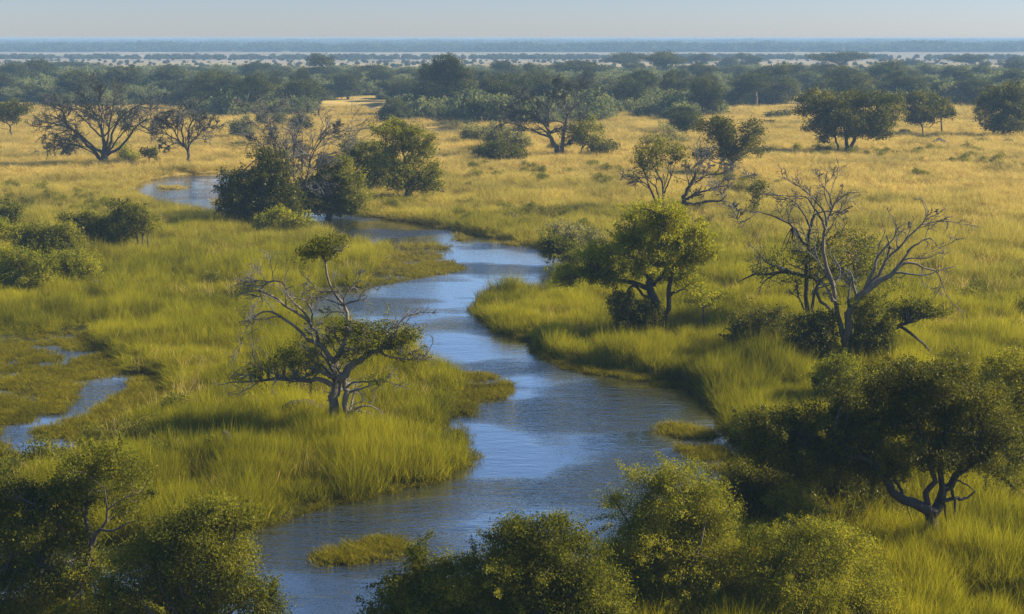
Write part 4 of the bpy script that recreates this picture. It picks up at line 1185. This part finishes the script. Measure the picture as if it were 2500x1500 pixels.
BELT = [
    (35, 155, 218, 80, 'round', 'rounded bluish tree nearest the left edge of the hazy woodland'),
    (92, 147, 216, 85, 'round', 'second hazy rounded tree from the left edge, slightly taller than the first'),
    (12, 184, 242, 70, 'round', 'dark bush-like tree at the left edge in front of the rounded bluish tree'),
    (82, 206, 252, 62, 'tiered', 'small very dark tree above the left acacia with the crooked trunk'),
    (132, 218, 256, 60, 'tiered', 'dull small tree just left above the wide fan-shaped bare tree'),
    (175, 152, 184, 110, 'umbrella', 'long low pale-blue tree crown on the skyline of the left woods'),
    (486, 166, 196, 36, 'round', 'small ball-shaped tree on the wood skyline, left one of a close pair'),
    (524, 168, 196, 38, 'umbrella', 'small ball-shaped tree on the wood skyline, right one of a close pair'),
    (617, 156, 204, 78, 'round', 'dark domed tree on the skyline left of the two-tiered peak tree'),
    (688, 165, 202, 52, 'round', 'mid-size domed tree touching the left side of the peaked tall tree'),
    (785, 137, 212, 100, 'tiered', 'tall peaked blue-dark tree, highest on the left half of the wood skyline'),
    (772, 216, 252, 64, 'round', 'dark round bush-tree in front of the peaked tall tree, low in the wood'),
    (912, 161, 212, 88, 'round', 'boxy dark tree with a flat top left of the tall massive centre tree'),
    (978, 170, 202, 44, 'tiered', 'small dark tree between the boxy tree and the tall massive centre tree'),
    (1224, 151, 212, 58, 'tall', 'upright dark tree just right of the tall massive centre tree'),
    (1302, 168, 184, 44, 'umbrella', 'tiny flat crown on the skyline right of the upright dark tree'),
    (1404, 151, 208, 124, 'umbrella', 'very wide domed blue tree in the middle of the skyline'),
    (1509, 131, 176, 112, 'umbrella', 'pale blue wide crown, highest of the centre skyline trees'),
    (1607, 130, 196, 82, 'umbrella', 'dark arched tree with gaps below its crown on the skyline'),
    (1577, 204, 248, 66, 'round', 'dark tree with thin pale stems in front of the skyline arch tree'),
    (1694, 132, 168, 70, 'umbrella', 'layered flat crown right of the dark arched tree'),
    (1759, 140, 172, 48, 'round', 'small dark crown between the layered flat crown and the next round tree'),
    (1790, 131, 166, 40, 'umbrella', 'faint pale crown rising behind the small dark skyline crown'),
    (1816, 138, 172, 46, 'round', 'compact dark round tree on the skyline above the lopsided lobed tree'),
    (1658, 189, 246, 68, 'tall', 'black-blue pointed tree deep in the right woods'),
    (1723, 164, 200, 104, 'umbrella', 'wide shadowed crown in the row below the layered flat crown'),
    (1799, 182, 228, 78, 'umbrella', 'domed dark tree in the middle row of the right woods'),
    (1878, 158, 238, 84, 'tiered', 'large two-part tree with a lit right edge left of the umbrella acacias'),
    (1781, 212, 258, 58, 'tall', 'dark irregular tree low in the right woods above the golden strip'),
    (1958, 177, 222, 92, 'round', 'wide dark tree filling the wood left of the rounded acacia'),
    (2032, 129, 178, 116, 'umbrella', 'large umbrella tree with sky gaps, standing clear on the right skyline'),
    (2134, 151, 228, 70, 'tall', 'dark leaning full tree right of the large skyline umbrella tree'),
    (2203, 147, 172, 74, 'umbrella', 'low flat crown on the skyline right of the leaning full tree'),
    (2345, 134, 168, 94, 'umbrella', 'airy umbrella crown near the right end of the skyline'),
    (2452, 139, 174, 54, 'round', 'round crown last on the right end of the skyline'),
    (2312, 164, 188, 68, 'umbrella', 'dark oval crown beneath the airy umbrella crown at right'),
    (2410, 170, 204, 84, 'round', 'bluish broad tree beneath the last round skyline crown'),
    (2258, 202, 254, 110, 'umbrella', 'long dark crown in shade above the acacia with two thin trunks'),
    (2352, 197, 258, 118, 'umbrella', 'long dark crown in shade left above the heavy edge tree'),
    (1160, 246, 300, 78, 'tiered', 'dark tree directly right of the tall massive tree near the far channel'),
    (1437, 208, 258, 84, 'umbrella', 'dark spreading tree in the woods upper right of the twisted bare tree'),
    (1340, 205, 262, 90, 'tiered', 'dark thick tree in the woods upper left of the twisted bare tree'),
    (1655, 262, 322, 66, 'round', 'dark clump tree at the wood edge above the feathery yellow-topped tree'),
    (440, 196, 246, 58, 'round', 'dull round tree in the woods above the slimmer bare tree'),
    (352, 188, 232, 60, 'tiered', 'shaded tree right of the two-tiered spreading tree on the left'),
]
for px, top, base, w, kind, label in BELT:
    belt_tree(px, top, base, w, kind, label)
# the remaining trees of the belt, which nothing tells apart
rngb = np.random.default_rng(77)


def belt_edge(px):                          # lower edge of the wood in picture units
    return np.interp(px, [-100, 60, 120, 380, 520, 620, 740, 760, 930, 960, 1140, 1200, 1440, 1470, 1560, 1580, 1690, 1730, 1880, 1900, 1950, 2000, 2150, 2200, 2280, 2380, 2600],
                     [252, 252, 262, 264, 284, 290, 292, 250, 248, 292, 300, 308, 300, 282, 284, 298, 300, 280, 275, 226, 226, 262, 268, 262, 264, 262, 268])


n = 0
taken = [(b[0], b[2]) for b in BELT]
while n < 190:
    px = rngb.uniform(-150, 2620)
    e = belt_edge(px)
    base = 182 + (e - 8 - 182) * rngb.random() ** 1.15
    if 1145 < px < 1215 and 205 < base < 232:
        continue
    if any(abs(px - a) < 22 and abs(base - b) < 7 for a, b in taken):
        continue
    taken.append((px, base))
    Yd = G(px, base)[1]
    s = ppm(Yd)
    h = rngb.uniform(6.0, 11.0)
    w = rngb.uniform(8, 15)
    kind = ('umbrella', 'round', 'round', 'tiered', 'tall')[int(rngb.integers(5))]
    top = base - h * s * .98
    cap = 154 if px > 1180 else 163
    if top < cap:
        top = cap + rngb.uniform(-5, 12)
    belt_tree(px, top, base, w * s, kind, 'one of the smaller hazy blue-green trees packed between the big crowns of the woodland belt',
              'smaller trees packed in the hazy woodland belt', rngb)
    n += 1

# low dark bushes dotted over the golden plain
PB = [(570, 357, 60, 14), (2352, 344, 60, 9), (2432, 347, 45, 9), (2085, 374, 36, 8), (1876, 288, 66, 22), (2180, 326, 50, 12), (1858, 300, 40, 10), (1130, 455, 18, 16),
      (2050, 700 - 300, 0, 0)]
bl = ['dark low bush in golden grass above the upper pool', 'thin dark bush patch just right of the termite mound', 'dark low patch bush farthest right of the termite mound',
      'small dark bush below the trunks of the broad umbrella acacia', 'dark flat bush at the wood edge left of the broad umbrella acacia',
      'grey low bush right of the broad umbrella acacia', 'little low bush tucked against the flat bush at the wood edge', 'lone dark tuft bush in grass right of the tall spiky dark tree']


def bush_mesh(seed, lo=False, m='leaf_woods', leafsz=.22, n_l=5):
    rng = np.random.default_rng(seed)
    lob = [(rng.uniform(-1.1, 1.1), rng.uniform(-1.1, 1.1), rng.uniform(.5, 1.1), rng.uniform(.7, 1.1), rng.uniform(.7, 1.1), rng.uniform(.5, .8)) for _ in range(n_l)]
    cl = lobe_clusters(lob, .42, rng, .8, seed, .22)
    pts = np.repeat(cl, 16, 0)
    pts = pts + rng.normal(size=pts.shape) * .18
    pts[:, 2] = np.maximum(pts[:, 2], .02)
    return mesh_quads('bush_leaves', *leaves(pts, leafsz, rng, .7), M[m])


bm = [bush_mesh(300 + i, m='leaf_dark') for i in range(3)]
for i, (px, py, w, h) in enumerate(PB[:8]):
    b = G(px, py)
    s = ppm(b[1])
    o = link('low_bush', bm[i % 3], None, b)
    o.scale = (w / s / 3.6, w / s / 4.5, h / s / 1.7)
    tag(o, bl[i], 'bush')

# ------------------------------------------------------------------ scattered masses: geometry nodes over point meshes
def proto_collection(name, meshes):
    c = bpy.data.collections.new(name)
    for i, me in enumerate(meshes):
        o = bpy.data.objects.new('%s_%02d' % (name, i), me)
        c.objects.link(o)
    return c


def scatter(name, P, rot, scale, idx, coll, label=None):
    me = bpy.data.meshes.new(name)
    n = len(P)
    me.vertices.add(n)
    me.vertices.foreach_set('co', np.ascontiguousarray(P, dtype=np.float32).ravel())
    for nm, tp, arr in (('rot', 'FLOAT_VECTOR', rot), ('scl', 'FLOAT_VECTOR', scale)):
        a = me.attributes.new(nm, tp, 'POINT')
        a.data.foreach_set('vector', np.ascontiguousarray(arr, dtype=np.float32).ravel())
    a = me.attributes.new('variant', 'INT', 'POINT')
    a.data.foreach_set('value', np.ascontiguousarray(idx, dtype=np.int32))
    me.update()
    o = link(name, me)
    tag(o, label, name.replace('_', ' ') if False else None, None, 'stuff')
    ng = bpy.data.node_groups.new(name, 'GeometryNodeTree')
    ng.interface.new_socket('Geometry', in_out='INPUT', socket_type='NodeSocketGeometry')
    ng.interface.new_socket('Geometry', in_out='OUTPUT', socket_type='NodeSocketGeometry')
    gi = ng.nodes.new('NodeGroupInput')
    go = ng.nodes.new('NodeGroupOutput')
    ci = ng.nodes.new('GeometryNodeCollectionInfo')
    ci.inputs['Collection'].default_value = coll
    ci.inputs['Separate Children'].default_value = True
    ci.inputs['Reset Children'].default_value = True
    ip = ng.nodes.new('GeometryNodeInstanceOnPoints')
    ip.inputs['Pick Instance'].default_value = True

    def attr(nm, tp):
        a = ng.nodes.new('GeometryNodeInputNamedAttribute')
        a.data_type = tp
        a.inputs['Name'].default_value = nm
        return a.outputs['Attribute']
    L = ng.links.new
    L(gi.outputs[0], ip.inputs['Points'])
    L(ci.outputs[0], ip.inputs['Instance'])
    L(attr('variant', 'INT'), ip.inputs['Instance Index'])
    L(attr('scl', 'FLOAT_VECTOR'), ip.inputs['Scale'])
    e2r = ng.nodes.new('FunctionNodeEulerToRotation')
    L(attr('rot', 'FLOAT_VECTOR'), e2r.inputs[0])
    L(e2r.outputs[0], ip.inputs['Rotation'])
    L(ip.outputs[0], go.inputs[0])
    md = o.modifiers.new('scatter', 'NODES')
    md.node_group = ng
    return o


def blades(n, rad, h, w, rng, lean=.25, curve=.35):
    a = rng.uniform(0, 2 * np.pi, n)
    r = rad * np.sqrt(rng.random(n))
    b = np.stack([r * np.cos(a), r * np.sin(a), np.full(n, -.08)], 1)
    H = h * rng.uniform(.55, 1.1, n)
    d = nrm(np.stack([np.cos(a) * r / rad, np.sin(a) * r / rad, np.zeros(n)], 1) * .6 + rng.normal(size=(n, 3)) * [.7, .7, 0])
    ln = lean * rng.uniform(.2, 1.3, n)
    cu = curve * rng.uniform(0, 1.3, n)
    side = nrm(np.cross(nrm(rng.normal(size=(n, 3)) * [1, 1, 0] + 1e-6), [0, 0, 1]))
    V = []
    for t in (0, .4, .75, 1.0):
        p = b + d * (ln * t + cu * t * t)[:, None] * H[:, None]
        p[:, 2] += H * t * (1 - .25 * cu * t)
        ww = w * (1 - t ** 2 * .9) * rng.uniform(.8, 1.2, n) * .5 if t else np.full(n, w * .4)
        V += [p - side * ww[:, None], p + side * ww[:, None]]
    V = np.stack(V, 1).reshape(-1, 3)
    i = (np.arange(n) * 8)[:, None, None] + np.array([[0, 1, 3, 2], [2, 3, 5, 4], [4, 5, 7, 6]])[None]
    return V, i.reshape(-1, 4)


rg = np.random.default_rng(11)
reed = proto_collection('reed_tuft', [mesh_quads('reed', *blades(n_, r_, h_, w_, rg, l_, c_), M['reed']) for n_, r_, h_, w_, l_, c_ in
                                      ((60, .44, 1.0, .021, .22, .3), (60, .44, 1.0, .021, .25, .35), (54, .52, .85, .023, .45, .5), (38, .30, 1.3, .018, .15, .25), (70, .52, .7, .023, .5, .6), (48, .38, 1.15, .019, .3, .5))])
sedge = proto_collection('sedge_tuft', [mesh_quads('sedge', *blades(50, .45, .34, .022, rg, .5, .5), M['sedge']) for _ in range(4)])


def sample(n, y0, y1, power):
    """points over the fan the camera sees (with a margin), density ~ Y**-power per square metre"""
    u = rg.random(n)
    k = 2 - power
    Y = (y0 ** k + u * (y1 ** k - y0 ** k)) ** (1 / k) if abs(k) > 1e-6 else y0 * (y1 / y0) ** u
    X = (rg.random(n) * 2 - 1) * (Y * .40 + 5)
    return X, Y


def grass_points(n, y0, y1, power):
    X, Y = sample(n, y0, y1, power)
    H = ground_h(X, Y)
    wd = water_d(X, Y)
    k = H > WL - .03
    return X[k], Y[k], H[k], wd[k]


# near sward
parts = [grass_points(58000, 36, 90, .35), grass_points(125000, 90, 420, 1.9)]
X = np.concatenate([p[0] for p in parts])
Y = np.concatenate([p[1] for p in parts])
H = np.concatenate([p[2] for p in parts])
D = np.concatenate([p[3] for p in parts])
gn = fbm2(X * .16, Y * .16, 51, 3)
tuss = fbm2(X * .42, Y * .36, 61, 2)
PX, PY = to_px(X, Y)
marsh = np.zeros(len(X))
for P, b, r in PM:
    lo, hi = P.min(0) - 2, P.max(0) + 2
    m = (X > lo[0]) & (X < hi[0]) & (Y > lo[1]) & (Y < hi[1])
    if m.any():
        marsh[m] = np.maximum(marsh[m], np.clip(sdf(X[m], Y[m], P) / 1.2 + .5, 0, 1))
low = (marsh > .5) | (H < WL + .14)
tall = ~low
hgt = (.50 + 1.15 * gn) * (.16 + 1.85 * tuss)
ms = sdf(X, Y, PM[0][0])
hgt = hgt * np.where(Y < 120, np.clip(.42 - ms / 7.0, .42, 1), 1)
gold = np.clip((Y - 120) / 90, 0, 1)
hgt = hgt * (1 - .38 * gold)
thin = tuss < .41                           # gaps between the tussocks
keep = tall & ~(thin & (rg.random(len(X)) < .75))
lod = np.clip((Y / 90) ** .78, 1, 5)
lean = (fbm2(X * .09, Y * .09, 71, 2) - .5) * 1.8


def put(name, m, coll, nvar, hscale, label):
    n = m.sum()
    P = np.stack([X[m], Y[m], H[m]], 1)
    rot = np.stack([rg.normal(size=n) * .10 + lean[m] * .5, rg.normal(size=n) * .10 + .12 + lean[m] * .7, rg.uniform(0, 6.28, n)], 1)
    # tilt in world axes: keep the spin small where the lean matters
    s = np.stack([lod[m] * rg.uniform(.8, 1.25, n), lod[m] * rg.uniform(.8, 1.25, n), hscale[m] * rg.uniform(.8, 1.15, n)], 1)
    scatter(name, P, rot, s, rg.integers(0, nvar, n), coll, label)


put('tall_grass', keep, reed, 6, hgt, 'tall green reeds and dry golden grass covering the banks and the plain')
low &= H > WL + .0
put('marsh_sedge', low, sedge, 4, .45 + .7 * tuss, 'short bright sedge and floating weed mats along the water edges')

# broad-leaved weeds and small bushes that break up the grass
weed = proto_collection('weed_clump', [bush_mesh(360 + i, m='leaf_mid', leafsz=.16, n_l=4) for i in range(3)])
X, Y = sample(2600, 50, 260, 1.0)
H = ground_h(X, Y)
k = (H > WL + .12) & (water_d(X, Y) < -3.5) & (fbm2(X * .05, Y * .05, 97, 3) > .53)
X, Y, H = X[k], Y[k], H[k]
n = len(X)
sz = rg.uniform(.25, .75, n)
scatter('marsh_weeds', np.stack([X, Y, H], 1), np.stack([np.zeros(n), np.zeros(n), rg.uniform(0, 6.28, n)], 1), np.stack([sz, sz, sz * 1.1], 1),
        rg.integers(0, 3, n), weed, 'low dark broad-leaved weeds scattered through the grass')
# dry straw stalks standing above the green sward
straw = proto_collection('straw_tuft', [mesh_quads('straw', *blades(9, .5, 1.35, .03, rg, .3, .35), M['straw']) for _ in range(3)])
X, Y = sample(9000, 40, 190, .8)
H = ground_h(X, Y)
k = (H > WL + .12) & (water_d(X, Y) < -2.0) & (fbm2(X * .06, Y * .06, 99, 3) > .50)
X, Y, H = X[k], Y[k], H[k]
n = len(X)
scatter('straw_stalks', np.stack([X, Y, H], 1), np.stack([rg.normal(size=n) * .25, rg.normal(size=n) * .25, rg.uniform(0, 6.28, n)], 1),
        np.stack([np.ones(n), np.ones(n), rg.uniform(.7, 1.1, n)], 1), rg.integers(0, 3, n), straw, 'dry pale straw stalks standing among the green reeds')

# scrub between the woodland trees
scrub = proto_collection('scrub_bush', [bush_mesh(320 + i, m='leaf_scrub', leafsz=.24, n_l=7) for i in range(4)])
n = 11000
X, Y = sample(n, 300, 930, 1.0)
PX, PY = to_px(X, Y)
e = belt_edge(PX)
k = (PY < e - (2 + 4 * rg.random(n))) & ~((PX > 1143) & (PX < 1218) & (PY > 208) & (PY < 222)) & ~((PX > 870) & (PX < 960) & (PY > 254))
dn = fbm2(X * .02, Y * .02, 81, 3)
k &= (dn > .36) & ((Y < 850) | (rg.random(n) < (930 - Y) / 80))
X, Y, dn = X[k], Y[k], dn[k]
n = len(X)
sz = rg.uniform(.7, 1.5, n) * (.8 + .8 * dn)
scatter('scrub_thicket', np.stack([X, Y, np.zeros(n)], 1), np.stack([np.zeros(n), np.zeros(n), rg.uniform(0, 6.28, n)], 1),
        np.stack([sz * 1.7, sz * 1.7, sz * rg.uniform(1.1, 2.2, n) * np.clip((1050 - Y) / 350, .35, 1)], 1), rg.integers(0, 4, n), scrub, 'dense grey-green scrub thicket filling the woodland belt')

# far plain: dotted bushes, a tree line, then endless woodland up to the horizon
farp = proto_collection('far_tree', [bush_mesh(340 + i, m='leaf_woods', leafsz=.55, n_l=4) for i in range(4)])
X, Y = sample(1100, 930, 1380, 1.0)
kk = fbm2(X * .012, Y * .02, 91, 2) > .46
X1, Y1 = X[kk], Y[kk]
s1 = rg.uniform(.35, 1.15, len(X1))
X2 = (rg.random(2600) * 2 - 1) * 850
Y2 = 1400 + rg.random(2600) * 110 + 14 * np.sin(X2 * .01)
s2 = rg.uniform(.6, 2.1, 2600) * (fbm2(X2 * .02, Y2 * .02, 93, 2) > .38)
X3, Y3 = sample(12000, 2180, 11500, 1.6)
s3 = np.minimum(rg.uniform(3.4, 5.2, len(X3)) * (1 + np.clip((Y3 - 3000) / 5000, 0, .6) + .15 * np.clip(X3 / Y3 * 2.5, 0, 1)) * (.75 + .5 * noise2(X3 / Y3 * 40, Y3 / 400, 95)), 8.3)
P = np.stack([np.concatenate([X1, X2, X3]), np.concatenate([Y1, Y2, Y3]), np.zeros(len(X1) + 2600 + len(X3))], 1)
S = np.concatenate([s1, s2, s3])
wide = np.concatenate([np.full(len(X1), 1.1), np.full(2600, 1.1), np.full(len(X3), 2.4)])
scatter('far_woodland', P, np.stack([np.zeros(len(P)), np.zeros(len(P)), rg.uniform(0, 6.28, len(P))], 1),
        np.stack([S * wide, S * wide, S * 1.2], 1), rg.integers(0, 4, len(P)), farp, 'blue far-off tree lines and scattered bushes on the pale plain below the horizon')

# ------------------------------------------------------------------ air
def haze_box():
    me = bpy.data.meshes.new('haze')
    x0, x1, y0, y1, z0, z1 = -9000, 9000, -200, 12200, -3.0, 21.2
    v = [(x, y, z) for z in (z0, z1) for x, y in ((x0, y0), (x1, y0), (x1, y1), (x0, y1))]
    f = [(0, 3, 2, 1), (4, 5, 6, 7), (0, 1, 5, 4), (1, 2, 6, 5), (2, 3, 7, 6), (3, 0, 4, 7)]
    me.from_pydata(v, [], f)
    m, nt = new_mat('haze_air')
    p = N(nt, 'ShaderNodeVolumePrincipled')
    p.inputs['Color'].default_value = (.42, .66, .87, 1)
    p.inputs['Density'].default_value = HAZE
    p.inputs['Anisotropy'].default_value = 0.0
    out = N(nt, 'ShaderNodeOutputMaterial')
    nt.links.new(p.outputs[0], out.inputs['Volume'])
    me.materials.append(m)
    tag(link('haze', me), 'pale blue haze veiling the distant woods', None, None, 'stuff')


HAZE = .00034
haze_box()

# ------------------------------------------------------------------ light
AZ, EL = math.radians(80), math.radians(30)
w = bpy.data.worlds.new('World')
sc.world = w
w.use_nodes = True
nt = w.node_tree
nt.nodes.clear()
sky = N(nt, 'ShaderNodeTexSky')
sky.sky_type = 'NISHITA'
sky.sun_disc = False
sky.sun_elevation = EL
sky.sun_rotation = AZ
sky.altitude = 900
sky.air_density = 1.0
sky.dust_density = .35
sky.ozone_density = 5.0
bg = N(nt, 'ShaderNodeBackground')
bg.inputs['Strength'].default_value = .066
tint = mixc(nt, 1.0, sky.outputs[0], (.81, .80, .96), 'MULTIPLY')
# sky gain added to lift the water reflections: brighter between about 5 and 35 degrees, dimmer overhead
tc_ = N(nt, 'ShaderNodeTexCoord')
sp_ = N(nt, 'ShaderNodeSeparateXYZ')
nt.links.new(tc_.outputs['Generated'], sp_.inputs[0])
low_sky_gain = ramp(nt, sp_.outputs['Z'], [(.04, (.5, .5, .5)), (.17, (.95, .92, .86)), (.42, (.85, .84, .82)), (.75, (.42, .42, .43))])
tint = mixc(nt, 1.0, tint, low_sky_gain, 'MULTIPLY')
tint = mixc(nt, 1.0, tint, (2.0, 2.0, 2.0), 'MULTIPLY')
nt.links.new(tint, bg.inputs[0])
wo = N(nt, 'ShaderNodeOutputWorld')
nt.links.new(bg.outputs[0], wo.inputs[0])
sd = bpy.data.lights.new('sun', 'SUN')
sd.energy = 5.0
sd.angle = math.radians(.55)
sd.color = (1, .88, .70)
so = bpy.data.objects.new('sun', sd)
COL.objects.link(so)
S = Vector((math.sin(AZ) * math.cos(EL), math.cos(AZ) * math.cos(EL), math.sin(EL)))
so.rotation_euler = S.to_track_quat('Z', 'Y').to_euler()
so.location = (60, 60, 60)

# ------------------------------------------------------------------ camera and render settings
cam = bpy.data.cameras.new('camera')
cam.sensor_width = 36
cam.lens = 36 * F / 2473
cam.clip_start = .5
cam.clip_end = 40000
co = bpy.data.objects.new('camera', cam)
COL.objects.link(co)
co.location = (0, 0, CAMH)
co.rotation_euler = (math.pi / 2 - PITCH, 0, 0)
sc.camera = co
vs = sc.view_settings
vs.view_transform = 'Standard'
vs.look = 'None'
vs.exposure = .98
vs.gamma = 1
cy = sc.cycles
cy.max_bounces = 4
cy.diffuse_bounces = 2
cy.glossy_bounces = 2
cy.transmission_bounces = 3
cy.volume_bounces = 0
cy.transparent_max_bounces = 4
cy.caustics_reflective = False
cy.caustics_refractive = False
cy.sample_clamp_indirect = 4
cy.use_denoising = True
cy.denoiser = 'OPENIMAGEDENOISE'
cy.denoising_input_passes = 'RGB_ALBEDO_NORMAL'
cy.denoising_prefilter = 'NONE'
